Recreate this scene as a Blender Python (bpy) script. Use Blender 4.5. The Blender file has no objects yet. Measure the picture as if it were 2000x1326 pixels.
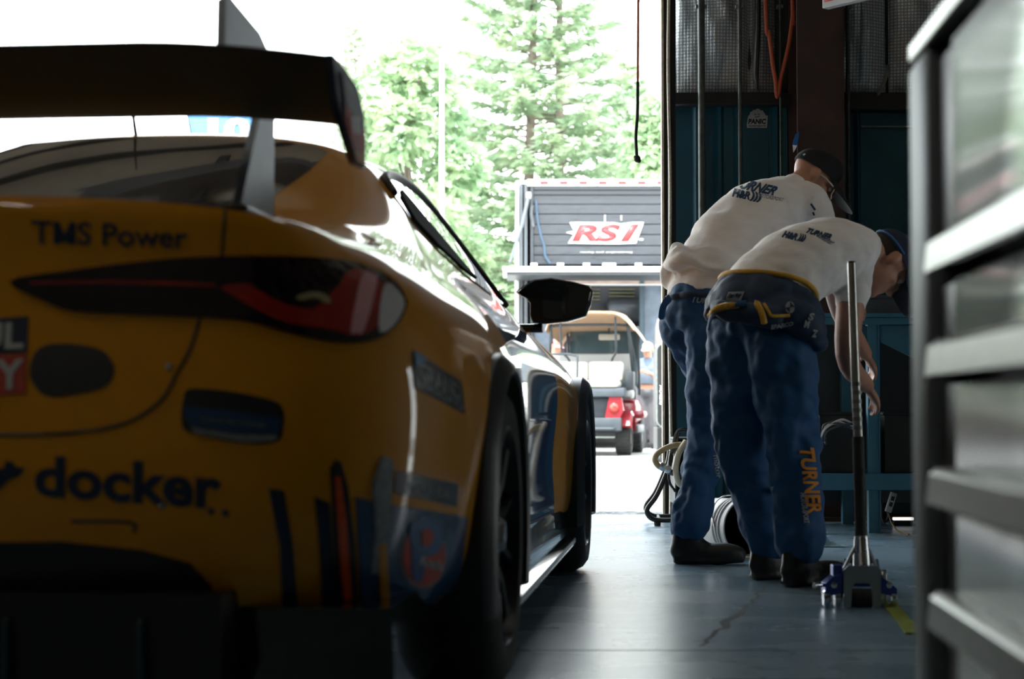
import bpy, bmesh, math, random
from mathutils import Vector, Matrix, noise
from mathutils.bvhtree import BVHTree

C = bpy.context.scene.collection
SC = bpy.context.scene
PI = math.pi
R = math.radians
random.seed(7)

# ------------------------------------------------------------------ camera
FPX = 3500.0                      # focal length in pixels of the 2000 x 1326 frame
CAMZ = 0.60
PITCH = math.atan((800 - 663) / FPX)
cam = bpy.data.cameras.new('camera')
cam.sensor_width = 36.0
cam.lens = 36.0 * FPX / 2000.0
cam.clip_start = 0.05
cam.clip_end = 400
cam.dof.use_dof = True
cam.dof.focus_distance = 8.6
cam.dof.aperture_fstop = 4.0
camo = bpy.data.objects.new('camera', cam)
camo.location = (0, 0, CAMZ)
camo.rotation_euler = (PI / 2 + PITCH, 0, 0)
C.objects.link(camo)
SC.camera = camo
CAMP = Vector((0, 0, CAMZ))

def ray(px, py):
    a, b = (px - 1000) / FPX, (663 - py) / FPX
    c, s = math.cos(PITCH), math.sin(PITCH)
    return Vector((a, c - b * s, s + b * c))

def at(px, py, Y):
    """point seen at a pixel of the photograph, at distance Y in front of the camera"""
    d = ray(px, py)
    return CAMP + d * (Y / d.y)

# ------------------------------------------------------------------ sky, sun, exposure
W = bpy.data.worlds.new('sky')
SC.world = W
W.use_nodes = True
nt = W.node_tree
nt.nodes.clear()
wo = nt.nodes.new('ShaderNodeOutputWorld')
wb = nt.nodes.new('ShaderNodeBackground')
wb.inputs[1].default_value = 7.5
wg = nt.nodes.new('ShaderNodeTexCoord')
ws = nt.nodes.new('ShaderNodeSeparateXYZ')
wr = nt.nodes.new('ShaderNodeValToRGB')
wr.color_ramp.elements[0].position = 0.0
wr.color_ramp.elements[0].color = (0.93, 0.97, 0.96, 1)
wr.color_ramp.elements[1].position = 1.0
wr.color_ramp.elements[1].color = (0.74, 0.88, 1.0, 1)
nt.links.new(wg.outputs['Generated'], ws.inputs[0])
nt.links.new(ws.outputs['Z'], wr.inputs[0])
nt.links.new(wr.outputs[0], wb.inputs[0])
nt.links.new(wb.outputs[0], wo.inputs[0])

sun = bpy.data.lights.new('sun', 'SUN')
sun.energy = 9.0
sun.angle = R(1.2)
sun.color = (1.0, 0.95, 0.86)
suno = bpy.data.objects.new('sun', sun)
suno.rotation_euler = (R(24), R(-14), 0)
suno.location = (0, 30, 40)
C.objects.link(suno)

vs = SC.view_settings
vs.view_transform = 'Standard'
vs.look = 'None'
vs.gamma = 1.0
vs.use_curve_mapping = False
vs.exposure = 0.0

# ------------------------------------------------------------------ materials
def mat(name, col, rough=0.5, metal=0.0, coat=0.0, coat_rough=0.03, noise_amt=0.0, noise_scale=8.0,
        bump=0.0, bump_scale=40.0, spec=0.5, emit=None, emit_str=0.0, stretch=(1, 1, 1), rough_var=0.0,
        sheen=0.0, col2=None, detail=4.0, bump_dist=0.01):
    m = bpy.data.materials.new(name)
    m.use_nodes = True
    t = m.node_tree
    b = t.nodes['Principled BSDF']
    b.inputs['Base Color'].default_value = (*col, 1)
    b.inputs['Roughness'].default_value = rough
    b.inputs['Metallic'].default_value = metal
    b.inputs['Coat Weight'].default_value = coat
    b.inputs['Coat Roughness'].default_value = coat_rough
    b.inputs['Specular IOR Level'].default_value = spec
    if sheen: b.inputs['Sheen Weight'].default_value = sheen
    if emit:
        b.inputs['Emission Color'].default_value = (*emit, 1)
        b.inputs['Emission Strength'].default_value = emit_str
    tc = mp = None
    if noise_amt or bump or rough_var or col2:
        tc = t.nodes.new('ShaderNodeTexCoord')
        mp = t.nodes.new('ShaderNodeMapping')
        mp.inputs['Scale'].default_value = stretch
        t.links.new(tc.outputs['Object'], mp.inputs[0])
    if noise_amt or col2 or rough_var:
        n = t.nodes.new('ShaderNodeTexNoise')
        n.inputs['Scale'].default_value = noise_scale
        n.inputs['Detail'].default_value = detail
        t.links.new(mp.outputs[0], n.inputs['Vector'])
        if noise_amt or col2:
            r = t.nodes.new('ShaderNodeValToRGB')
            r.color_ramp.elements[0].position = 0.32
            r.color_ramp.elements[1].position = 0.68
            if col2:
                r.color_ramp.elements[0].color = (*col, 1)
                r.color_ramp.elements[1].color = (*col2, 1)
            else:
                r.color_ramp.elements[0].color = (*[max(0, c * (1 - noise_amt)) for c in col], 1)
                r.color_ramp.elements[1].color = (*[min(1, c * (1 + noise_amt)) for c in col], 1)
            t.links.new(n.outputs['Fac'], r.inputs[0])
            t.links.new(r.outputs[0], b.inputs['Base Color'])
        if rough_var:
            mr = t.nodes.new('ShaderNodeMapRange')
            mr.inputs['From Min'].default_value = 0.3
            mr.inputs['From Max'].default_value = 0.7
            mr.inputs['To Min'].default_value = max(0.02, rough - rough_var)
            mr.inputs['To Max'].default_value = min(1, rough + rough_var)
            t.links.new(n.outputs['Fac'], mr.inputs['Value'])
            t.links.new(mr.outputs[0], b.inputs['Roughness'])
    if bump:
        n2 = t.nodes.new('ShaderNodeTexNoise')
        n2.inputs['Scale'].default_value = bump_scale
        n2.inputs['Detail'].default_value = 4
        bp = t.nodes.new('ShaderNodeBump')
        bp.inputs['Strength'].default_value = bump
        bp.inputs['Distance'].default_value = bump_dist
        t.links.new(mp.outputs[0], n2.inputs['Vector'])
        t.links.new(n2.outputs['Fac'], bp.inputs['Height'])
        t.links.new(bp.outputs[0], b.inputs['Normal'])
    return m

M = {}
M['paint'] = mat('yellow_paint', (0.72, 0.30, 0.003), 0.5, spec=0.15, coat=0.7, coat_rough=0.02, noise_amt=0.03, noise_scale=2)
M['paint_blue'] = mat('blue_paint', (0.015, 0.085, 0.27), 0.4, coat=1.0, coat_rough=0.025, noise_amt=0.05, noise_scale=3)
M['vinyl_navy'] = mat('navy_vinyl', (0.008, 0.022, 0.055), 0.35, coat=0.3, noise_amt=0.05)
M['vinyl_blue'] = mat('blue_vinyl', (0.012, 0.055, 0.15), 0.3, coat=0.6, noise_amt=0.08)
M['vinyl_sky'] = mat('light_blue_vinyl', (0.03, 0.22, 0.42), 0.35, coat=0.4, noise_amt=0.05)
M['vinyl_red'] = mat('red_vinyl', (0.55, 0.06, 0.03), 0.4, coat=0.4, noise_amt=0.05)
M['vinyl_white'] = mat('white_vinyl', (0.55, 0.56, 0.55), 0.4, coat=0.3, noise_amt=0.05)
M['vinyl_grey'] = mat('grey_vinyl', (0.22, 0.24, 0.25), 0.4, coat=0.3, noise_amt=0.25, noise_scale=60)
M['vinyl_yellow'] = mat('yellow_vinyl', (0.55, 0.24, 0.01), 0.4, coat=0.4, noise_amt=0.05)
M['vinyl_black'] = mat('black_vinyl', (0.012, 0.014, 0.016), 0.4, coat=0.3, noise_amt=0.1)
M['black_gloss'] = mat('gloss_black', (0.008, 0.009, 0.008), 0.12, coat=0.6, noise_amt=0.1)
M['black_satin'] = mat('satin_black', (0.012, 0.013, 0.012), 0.42, noise_amt=0.15)
M['carbon'] = mat('carbon', (0.010, 0.034, 0.048), 0.5, coat=0.15, coat_rough=0.3, noise_amt=0.25, noise_scale=120)
M['flare'] = mat('flare_black', (0.02, 0.024, 0.026), 0.36, noise_amt=0.1)
M['rubber'] = mat('rubber', (0.016, 0.017, 0.017), 0.75, noise_amt=0.25, noise_scale=30, bump=0.2, bump_scale=90)
M['rim'] = mat('rim_black', (0.014, 0.016, 0.02), 0.3, metal=0.4, noise_amt=0.1)
M['glass_dark'] = mat('dark_glass', (0.012, 0.014, 0.013), 0.04, spec=0.9, coat=1.0, coat_rough=0.01, noise_amt=0.1)
M['lamp_red'] = mat('lamp_red', (0.42, 0.022, 0.012), 0.12, coat=1.0, noise_amt=0.1, noise_scale=30)
M['lamp_smoke'] = mat('lamp_smoke', (0.014, 0.006, 0.006), 0.06, coat=1.0, coat_rough=0.02, noise_amt=0.1)
M['reflector'] = mat('orange_reflector', (0.75, 0.09, 0.008), 0.2, coat=0.8, noise_amt=0.1, noise_scale=60)
M['alu'] = mat('grey_aluminium', (0.33, 0.37, 0.40), 0.33, metal=0.85, noise_amt=0.06, noise_scale=20)
M['steel'] = mat('steel', (0.45, 0.46, 0.46), 0.3, metal=0.9, noise_amt=0.15, noise_scale=14, rough_var=0.1)
M['chrome'] = mat('chrome', (0.7, 0.72, 0.74), 0.12, metal=1.0, noise_amt=0.05)

# ------------------------------------------------------------------ mesh helpers
def finish(name, me, m=None, parent=None, world=False, smooth=None, label=None):
    if m is not None:
        me.materials.clear()
        for x in (m if isinstance(m, (list, tuple)) else [m]): me.materials.append(x)
    o = bpy.data.objects.new(name, me)
    C.objects.link(o)
    if parent is not None:
        o.parent = parent
        if world:
            me.transform(root_matrix(parent).inverted())
    if smooth is not None:
        me.shade_smooth()
        if smooth < 179:
            bm = bmesh.new(); bm.from_mesh(me)
            lim = R(smooth)
            for e in bm.edges:
                if len(e.link_faces) == 2 and e.calc_face_angle(0) > lim: e.smooth = False
            bm.to_mesh(me); bm.free()
    if label: o['label'] = label
    return o

def root_matrix(o):
    m = Matrix.LocRotScale(o.location, o.rotation_euler, o.scale)
    if o.parent: m = root_matrix(o.parent) @ o.matrix_parent_inverse @ m
    return m

def obj(name, bm, m=None, parent=None, world=False, smooth=None, label=None, norm=True):
    if norm: bmesh.ops.recalc_face_normals(bm, faces=bm.faces)
    me = bpy.data.meshes.new(name)
    bm.to_mesh(me); bm.free()
    return finish(name, me, m, parent, world, smooth, label)

def tag(o, label=None, cat=None, group=None, kind=None):
    if label: o['label'] = label
    if cat: o['category'] = cat
    if group: o['group'] = group
    if kind: o['kind'] = kind
    return o

def thing(name, label, cat, loc=(0, 0, 0), rotz=0.0, group=None):
    o = bpy.data.objects.new(name, None)
    o.empty_display_size = 0.1
    C.objects.link(o)
    o.location = loc; o.rotation_euler = (0, 0, rotz)
    return tag(o, label, cat, group)

def struct(name, bm, m, parent=None, smooth=None):
    o = obj(name, bm, m, parent, smooth=smooth)
    if parent is None: o['kind'] = 'structure'
    return o

def NB(): return bmesh.new()

def add_box(bm, c, s, rot=None, bevel=0.0, seg=2):
    """box of full size s centred on c"""
    r = bmesh.ops.create_cube(bm, size=1.0)
    vs_ = r['verts']
    bmesh.ops.scale(bm, vec=Vector(s), verts=vs_)
    if bevel:
        es = list({e for v in vs_ for e in v.link_edges})
        rb = bmesh.ops.bevel(bm, geom=es, offset=bevel, segments=seg, profile=0.5, affect='EDGES')
        vs_ = list({v for f in rb['faces'] for v in f.verts} | {v for v in vs_ if v.is_valid})
    if rot is not None:
        bmesh.ops.rotate(bm, cent=(0, 0, 0), matrix=rot if isinstance(rot, Matrix) else Matrix.Rotation(rot, 3, 'Z'), verts=vs_)
    bmesh.ops.translate(bm, vec=Vector(c), verts=vs_)
    return bm

def box(c, s, rot=None, bevel=0.0, seg=2): return add_box(NB(), c, s, rot, bevel, seg)

def bx(a, b, bevel=0.0):
    """box between two corners"""
    a, b = Vector(a), Vector(b)
    return box((a + b) / 2, [abs(q) for q in (b - a)], bevel=bevel)

def catmull(pts, n=6, closed=False):
    pts = [Vector(p) for p in pts]
    out = []
    N = len(pts)
    rng = N if closed else N - 1
    for i in range(rng):
        p1, p2 = pts[i], pts[(i + 1) % N]
        p0 = pts[i - 1] if (closed or i > 0) else p1 * 2 - p2
        p3 = pts[(i + 2) % N] if (closed or i < N - 2) else p2 * 2 - p1
        for k in range(n):
            t = k / n
            out.append(0.5 * ((2 * p1) + (p2 - p0) * t + (2 * p0 - 5 * p1 + 4 * p2 - p3) * t * t + (3 * p1 - p0 - 3 * p2 + p3) * t ** 3))
    if not closed: out.append(pts[-1])
    return out

def add_tube(bm, pts, r, seg=10, closed=False, cap=True, flat=None, up=None):
    """tube along points; r a number or one per point; flat = (a, b) scales of the section"""
    pts = [Vector(p) for p in pts]
    n = len(pts)
    rs = r if isinstance(r, (list, tuple)) else [r] * n
    rings = []
    ref = None
    for i, p in enumerate(pts):
        if closed: t = pts[(i + 1) % n] - pts[i - 1]
        else: t = pts[min(i + 1, n - 1)] - pts[max(i - 1, 0)]
        if t.length < 1e-9: t = Vector((0, 0, 1))
        t.normalize()
        if ref is None:
            ref = Vector(up) if up is not None else (Vector((0, 0, 1)) if abs(t.z) < 0.9 else Vector((1, 0, 0)))
        a = ref - t * ref.dot(t)
        if a.length < 1e-6: a = t.orthogonal()
        a.normalize(); b = t.cross(a)
        ref = a
        fa, fb = flat if flat else (1, 1)
        rings.append([bm.verts.new(p + (a * math.cos(2 * PI * k / seg) * fa + b * math.sin(2 * PI * k / seg) * fb) * rs[i]) for k in range(seg)])
    m = n if closed else n - 1
    for i in range(m):
        A, B = rings[i], rings[(i + 1) % n]
        for k in range(seg):
            bm.faces.new((A[k], A[(k + 1) % seg], B[(k + 1) % seg], B[k]))
    if cap and not closed:
        bm.faces.new(rings[0][::-1]); bm.faces.new(rings[-1])
    return bm

def tube(pts, r, seg=10, **k): return add_tube(NB(), pts, r, seg, **k)

def add_lathe(bm, prof, seg=32, mtx=None, close=False):
    """prof: (radius, height) pairs turned about z"""
    rings = []
    for (r, z) in prof:
        rings.append([bm.verts.new((mtx @ Vector((r * math.cos(2 * PI * k / seg), r * math.sin(2 * PI * k / seg), z))) if mtx is not None
                                   else Vector((r * math.cos(2 * PI * k / seg), r * math.sin(2 * PI * k / seg), z))) for k in range(seg)])
    n = len(prof)
    for i in range(n if close else n - 1):
        A, B = rings[i], rings[(i + 1) % n]
        for k in range(seg):
            bm.faces.new((A[k], A[(k + 1) % seg], B[(k + 1) % seg], B[k]))
    if not close:
        if prof[0][0] > 1e-5: bm.faces.new(rings[0][::-1])
        if prof[-1][0] > 1e-5: bm.faces.new(rings[-1])
    bmesh.ops.remove_doubles(bm, verts=bm.verts, dist=1e-5)
    return bm

def lathe(prof, seg=32, mtx=None, close=False): return add_lathe(NB(), prof, seg, mtx, close)

AXX = Matrix.Rotation(PI / 2, 4, 'Y')     # turns z into x

def add_prism(bm, poly, d, axis='y', off=0.0):
    """extrude a 2-D outline; axis y: outline in (x, z); x: (y, z); z: (x, y)"""
    def P(u, v, w):
        return {'y': (u, w, v), 'x': (w, u, v), 'z': (u, v, w)}[axis]
    A = [bm.verts.new(P(u, v, off)) for u, v in poly]
    B = [bm.verts.new(P(u, v, off + d)) for u, v in poly]
    bm.faces.new(A); bm.faces.new(B[::-1])
    n = len(poly)
    for i in range(n): bm.faces.new((A[i], B[i], B[(i + 1) % n], A[(i + 1) % n]))
    return bm

def prism(poly, d, axis='y', off=0.0): return add_prism(NB(), poly, d, axis, off)

def rrect(w, h, r, n=4, cx=0, cy=0):
    out = []
    for sx, sy, a0 in ((1, 1, 0), (-1, 1, 90), (-1, -1, 180), (1, -1, 270)):
        for k in range(n + 1):
            a = R(a0 + 90 * k / n)
            out.append((cx + sx * (w / 2 - r) + r * math.cos(a), cy + sy * (h / 2 - r) + r * math.sin(a)))
    return out

def bevel_all(bm, off, seg=2, ang=30):
    es = [e for e in bm.edges if len(e.link_faces) == 2 and e.calc_face_angle(0) > R(ang)]
    bmesh.ops.bevel(bm, geom=es, offset=off, segments=seg, profile=0.5, affect='EDGES')
    return bm

def eval_mesh(o):
    dg = bpy.context.evaluated_depsgraph_get()
    dg.update()
    me = bpy.data.meshes.new_from_object(o.evaluated_get(dg))
    return me

def drop(o):
    d = o.data
    bpy.data.objects.remove(o)
    if isinstance(d, bpy.types.Mesh) and d.users == 0: bpy.data.meshes.remove(d)
    elif isinstance(d, bpy.types.Curve) and d.users == 0: bpy.data.curves.remove(d)

def organic(bm, voxel=0.012, smooth=6, factor=0.5):
    """fuse overlapping closed volumes into one continuous skin"""
    bmesh.ops.recalc_face_normals(bm, faces=bm.faces)
    me = bpy.data.meshes.new('tmp'); bm.to_mesh(me); bm.free()
    o = bpy.data.objects.new('tmp', me); C.objects.link(o)
    r = o.modifiers.new('r', 'REMESH'); r.mode = 'VOXEL'; r.voxel_size = voxel
    s = o.modifiers.new('s', 'SMOOTH'); s.factor = factor; s.iterations = smooth
    out = eval_mesh(o)
    drop(o)
    return out

def text_mesh(body, bold=0.0, shear=0.0, space=1.0):
    """letters as a bmesh laid out in a unit box (0..1, 0..1)"""
    cu = bpy.data.curves.new('t', 'FONT')
    cu.body = body; cu.offset = bold; cu.shear = shear; cu.space_character = space
    cu.resolution_u = 4
    o = bpy.data.objects.new('t', cu); C.objects.link(o)
    me = eval_mesh(o); drop(o)
    bm = bmesh.new(); bm.from_mesh(me); bpy.data.meshes.remove(me)
    xs = [v.co.x for v in bm.verts]; ys = [v.co.y for v in bm.verts]
    x0, x1, y0, y1 = min(xs), max(xs), min(ys), max(ys)
    for v in bm.verts: v.co = Vector(((v.co.x - x0) / (x1 - x0), (v.co.y - y0) / (y1 - y0), 0))
    return bm

def flat_text(body, name, m, origin, du, dv, parent=None, depth=0.004, bold=0.0, shear=0.0, world=True, label=None):
    """letters standing proud of a flat face: origin + u*du + v*dv"""
    bm = text_mesh(body, bold, shear)
    du, dv, origin = Vector(du), Vector(dv), Vector(origin)
    n = du.cross(dv).normalized()
    r = bmesh.ops.extrude_face_region(bm, geom=list(bm.faces))
    top = {v for v in r['geom'] if isinstance(v, bmesh.types.BMVert)}
    for v in bm.verts:
        v.co = origin + du * v.co.x + dv * v.co.y + (n * depth if v in top else n * 0)
    return obj(name, bm, m, parent, world=world, label=label)

def split_long(bm, L):
    for _ in range(7):
        es = [e for e in bm.edges if e.calc_length() > L]
        if not es: break
        bmesh.ops.subdivide_edges(bm, edges=es, cuts=1)
        bmesh.ops.triangulate(bm, faces=[f for f in bm.faces if len(f.verts) > 3])
    return bm

def drape(bm, bvh, name, m, parent, off=0.004, L=14, inv=None, smooth=40, label=None, skirt=0.006, mirror=False, sub=None):
    """lay a flat figure drawn over the photograph onto a surface: every vertex becomes a point of that
    surface, raised by off, with its own rim. inv: world -> parent space"""
    bmesh.ops.triangulate(bm, faces=bm.faces)
    split_long(bm, L)
    dead = []
    low = {}
    for v in bm.verts:
        d = ray(v.co.x, v.co.y).normalized()
        h = bvh.ray_cast(CAMP, d, 60)
        if h[0] is None: dead.append(v); continue
        nn = h[1] if h[1].dot(d) < 0 else -h[1]
        v.co = h[0] + nn * off
        low[v] = h[0] - nn * skirt
    bmesh.ops.delete(bm, geom=dead, context='VERTS')
    if not bm.faces: bm.free(); return None
    es = [e for e in bm.edges if e.is_boundary]
    nv = {}
    for e in es:
        for v in e.verts:
            if v not in nv: nv[v] = bm.verts.new(low[v])
    for e in es:
        a, b = e.verts
        bm.faces.new((a, b, nv[b], nv[a]))
    return obj(name, bm, m, parent, world=True, smooth=smooth, label=label)

def poly2d(pts, smooth_n=0):
    if smooth_n: pts = [(p.x, p.y) for p in catmull([(x, y, 0) for x, y in pts], smooth_n, closed=True)]
    bm = NB()
    bm.faces.new([bm.verts.new((x, y, 0)) for x, y in pts])
    return bm

def text2d(body, quad, bold=0.0, shear=0.0, space=1.0):
    """letters in a pixel quad: bottom-left, bottom-right, top-right, top-left"""
    bm = text_mesh(body, bold, shear, space)
    q = [Vector((x, y, 0)) for x, y in quad]
    for v in bm.verts:
        u, w = v.co.x, v.co.y
        v.co = (q[0] * (1 - u) + q[1] * u) * (1 - w) + (q[3] * (1 - u) + q[2] * u) * w
    return bm

def bvh_of(o):
    bm = bmesh.new(); bm.from_mesh(o.data)
    bm.transform(root_matrix(o))
    t = BVHTree.FromBMesh(bm); bm.free()
    return t

def hit(bvh, px, py, off=0.0):
    d = ray(px, py).normalized()
    h = bvh.ray_cast(CAMP, d, 80)
    if h[0] is None: return None
    nn = h[1] if h[1].dot(d) < 0 else -h[1]
    return h[0] + nn * off

def line_on(bvh, pts, r, name, m, parent, n=6, off=0.0, closed=False, label=None, seg=6, flat=None):
    pp = [hit(bvh, p.x, p.y, off) for p in catmull([(x, y, 0) for x, y in pts], n, closed)]
    pp = [p for p in pp if p is not None]
    if len(pp) < 2: return None
    return obj(name, tube(pp, r, seg, closed=closed), m, parent, world=True, smooth=60, label=label)
# ------------------------------------------------------------------ setting materials
def slab_mat():
    m = mat('polished_concrete', (0.16, 0.20, 0.225), 0.42, noise_amt=0.0, spec=0.75)
    t = m.node_tree; b = t.nodes['Principled BSDF']
    tc = t.nodes.new('ShaderNodeTexCoord')
    n1 = t.nodes.new('ShaderNodeTexNoise'); n1.inputs['Scale'].default_value = 1.6; n1.inputs['Detail'].default_value = 5
    n2 = t.nodes.new('ShaderNodeTexNoise'); n2.inputs['Scale'].default_value = 22; n2.inputs['Detail'].default_value = 6
    mp = t.nodes.new('ShaderNodeMapping'); mp.inputs['Scale'].default_value = (1, 1.25, 1)
    t.links.new(tc.outputs['Object'], mp.inputs[0])
    t.links.new(mp.outputs[0], n1.inputs['Vector']); t.links.new(mp.outputs[0], n2.inputs['Vector'])
    r = t.nodes.new('ShaderNodeValToRGB')
    r.color_ramp.elements[0].position = .3; r.color_ramp.elements[0].color = (0.15, 0.25, 0.33, 1)
    r.color_ramp.elements[1].position = .75; r.color_ramp.elements[1].color = (0.28, 0.39, 0.47, 1)
    t.links.new(n1.outputs['Fac'], r.inputs[0])
    r2 = t.nodes.new('ShaderNodeValToRGB')
    r2.color_ramp.elements[0].position = .28; r2.color_ramp.elements[0].color = (0.55, 0.55, 0.55, 1)
    r2.color_ramp.elements[1].position = .45; r2.color_ramp.elements[1].color = (1, 1, 1, 1)
    t.links.new(n2.outputs['Fac'], r2.inputs[0])
    mx = t.nodes.new('ShaderNodeMix'); mx.data_type = 'RGBA'; mx.blend_type = 'MULTIPLY'; mx.inputs[0].default_value = 0.6
    t.links.new(r.outputs[0], mx.inputs[6]); t.links.new(r2.outputs[0], mx.inputs[7])
    t.links.new(mx.outputs[2], b.inputs['Base Color'])
    mr = t.nodes.new('ShaderNodeMapRange'); mr.inputs['To Min'].default_value = .20; mr.inputs['To Max'].default_value = .34
    t.links.new(n1.outputs['Fac'], mr.inputs[0]); t.links.new(mr.outputs[0], b.inputs['Roughness'])
    bp = t.nodes.new('ShaderNodeBump'); bp.inputs['Strength'].default_value = .12; bp.inputs['Distance'].default_value = .004
    t.links.new(n2.outputs['Fac'], bp.inputs['Height']); t.links.new(bp.outputs[0], b.inputs['Normal'])
    return m
M['slab'] = slab_mat()
M['joint'] = mat('joint_filler', (0.03, 0.035, 0.04), 0.8, noise_amt=0.3, noise_scale=20)
M['asphalt'] = mat('sunlit_asphalt', (0.34, 0.33, 0.31), 0.85, noise_amt=0.18, noise_scale=3, bump=0.3, bump_scale=60)
M['gravel'] = mat('apron_grit', (0.16, 0.16, 0.155), 0.9, noise_amt=0.5, noise_scale=35, bump=0.8, bump_scale=90, bump_dist=.02)
M['wall_dark'] = mat('dark_wall_sheet', (0.035, 0.045, 0.05), 0.6, noise_amt=0.2, noise_scale=2)
M['wall_pale'] = mat('pale_wall_sheet', (0.18, 0.17, 0.15), 0.7, noise_amt=0.1, noise_scale=2)
M['panel_blue'] = mat('blue_wall_sheet', (0.015, 0.085, 0.115), 0.45, noise_amt=0.25, noise_scale=3, bump=.1, bump_scale=8)
M['girt'] = mat('dark_steel', (0.022, 0.020, 0.018), 0.55, metal=0.2, noise_amt=0.3, noise_scale=6)
M['column'] = mat('oxide_red_steel', (0.060, 0.030, 0.024), 0.6, noise_amt=0.3, noise_scale=5, bump=.15, bump_scale=14)
M['galv'] = mat('galvanised', (0.20, 0.22, 0.21), 0.45, metal=0.6, noise_amt=0.25, noise_scale=30)
M['conduit'] = mat('dull_conduit', (.10, .11, .10), .5, metal=.4, noise_amt=.25, noise_scale=30)
M['pale_edge'] = mat('pale_edge', (0.55, 0.47, 0.34), 0.5, noise_amt=0.2, noise_scale=20)
M['ceiling'] = mat('tan_ceiling', (0.68, 0.58, 0.46), 0.8, noise_amt=0.12, noise_scale=2)
M['rafter'] = mat('rafter_steel', (0.05, 0.04, 0.035), 0.6, noise_amt=0.2, noise_scale=4)

def foil_mat():
    m = mat('foil_insulation', (0.5, 0.53, 0.55), 0.42, metal=0.7)
    t = m.node_tree; b = t.nodes['Principled BSDF']
    tc = t.nodes.new('ShaderNodeTexCoord')
    br = t.nodes.new('ShaderNodeTexBrick')
    br.offset = 0; br.inputs['Scale'].default_value = 1
    br.inputs['Brick Width'].default_value = .018; br.inputs['Row Height'].default_value = .018
    br.inputs['Mortar Size'].default_value = .0035; br.inputs['Mortar Smooth'].default_value = .6
    br.inputs['Color1'].default_value = (1, 1, 1, 1); br.inputs['Color2'].default_value = (.8, .8, .8, 1); br.inputs['Mortar'].default_value = (.25, .25, .25, 1)
    sp = t.nodes.new('ShaderNodeSeparateXYZ'); cb = t.nodes.new('ShaderNodeCombineXYZ')
    t.links.new(tc.outputs['Object'], sp.inputs[0])
    t.links.new(sp.outputs['X'], cb.inputs['X']); t.links.new(sp.outputs['Z'], cb.inputs['Y'])
    t.links.new(cb.outputs[0], br.inputs['Vector'])
    n = t.nodes.new('ShaderNodeTexNoise'); n.inputs['Scale'].default_value = 9; n.inputs['Detail'].default_value = 6
    t.links.new(tc.outputs['Object'], n.inputs['Vector'])
    mx = t.nodes.new('ShaderNodeMix'); mx.data_type = 'RGBA'; mx.blend_type = 'MULTIPLY'; mx.inputs[0].default_value = .75
    mx.inputs[6].default_value = (.80, .84, .86, 1)
    t.links.new(br.outputs['Color'], mx.inputs[7]); t.links.new(mx.outputs[2], b.inputs['Base Color'])
    ad = t.nodes.new('ShaderNodeMath'); ad.operation = 'ADD'
    t.links.new(br.outputs['Color'], ad.inputs[0]); 
    ml = t.nodes.new('ShaderNodeMath'); ml.operation = 'MULTIPLY'; ml.inputs[1].default_value = 3.0
    t.links.new(n.outputs['Fac'], ml.inputs[0]); t.links.new(ml.outputs[0], ad.inputs[1])
    bp = t.nodes.new('ShaderNodeBump'); bp.inputs['Strength'].default_value = .7; bp.inputs['Distance'].default_value = .008
    t.links.new(ad.outputs[0], bp.inputs['Height']); t.links.new(bp.outputs[0], b.inputs['Normal'])
    return m
M['foil'] = foil_mat()

# ------------------------------------------------------------------ building
XL, XR, YB, YF, ZC = -6.4, 4.4, -4.5, 10.0, 4.7
DL, DR, DH = -5.0, 0.855, 3.2            # the big door
JY = 4.50                                 # saw joint across the slab

floor = thing('floor', None, None); del_ = [floor.pop(k) for k in ('label', 'category') if k in floor]
floor['kind'] = 'structure'
obj('slab', bx((XL, YB, -.2), (XR, JY - .006, 0)), M['slab'], floor)
obj('slab', bx((XL, JY + .006, -.2), (XR, 10.30, 0)), M['slab'], floor)
obj('joint', bx((XL, JY - .006, -.2), (XR, JY + .006, -.008)), M['joint'], floor)
# the crack: a jagged dark wedge let into the slab
ck = NB()
pts = []
rs = random.Random(4)
A, B = at(1497, 1143, 5.9), at(1330, 1300, 4.2)
A = Vector((CAMP + ray(1497, 1145) * (-CAMZ / ray(1497, 1145).z))); B = Vector((CAMP + ray(1372, 1262) * (-CAMZ / ray(1372, 1262).z)))
for k in range(25):
    t = k / 24
    p = A.lerp(B, t) + Vector((rs.uniform(-.012, .012), rs.uniform(-.012, .012), 0))
    w = .005 + .010 * math.exp(-((t - .62) / .16) ** 2) + rs.uniform(0, .0015)
    pts.append((p, w))
prev = None
for p, w in pts:
    a = ck.verts.new((p.x - w, p.y, .0008)); b = ck.verts.new((p.x + w, p.y, .0008))
    if prev: ck.faces.new((prev[0], prev[1], b, a))
    prev = (a, b)
obj('crack', ck, M['joint'], floor, label='jagged dark crack')

# apron strip outside the slab and the yard
ap = NB()
NXg, NYg = 150, 12
vv = [[ap.verts.new((DL - .6 + (DR + .9 - DL + .6) * i / NXg, 10.30 + .55 * j / NYg, -.012 + .014 * noise.noise((i * .9, j * .8, 0)) - .004)) for i in range(NXg + 1)] for j in range(NYg + 1)]
for j in range(NYg):
    for i in range(NXg): ap.faces.new((vv[j][i], vv[j][i + 1], vv[j + 1][i + 1], vv[j + 1][i]))
struct('apron', ap, M['gravel'])
struct('ground', bx((-90, 10.30, -.4), (90, 190, -.03)), M['asphalt'])

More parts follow.
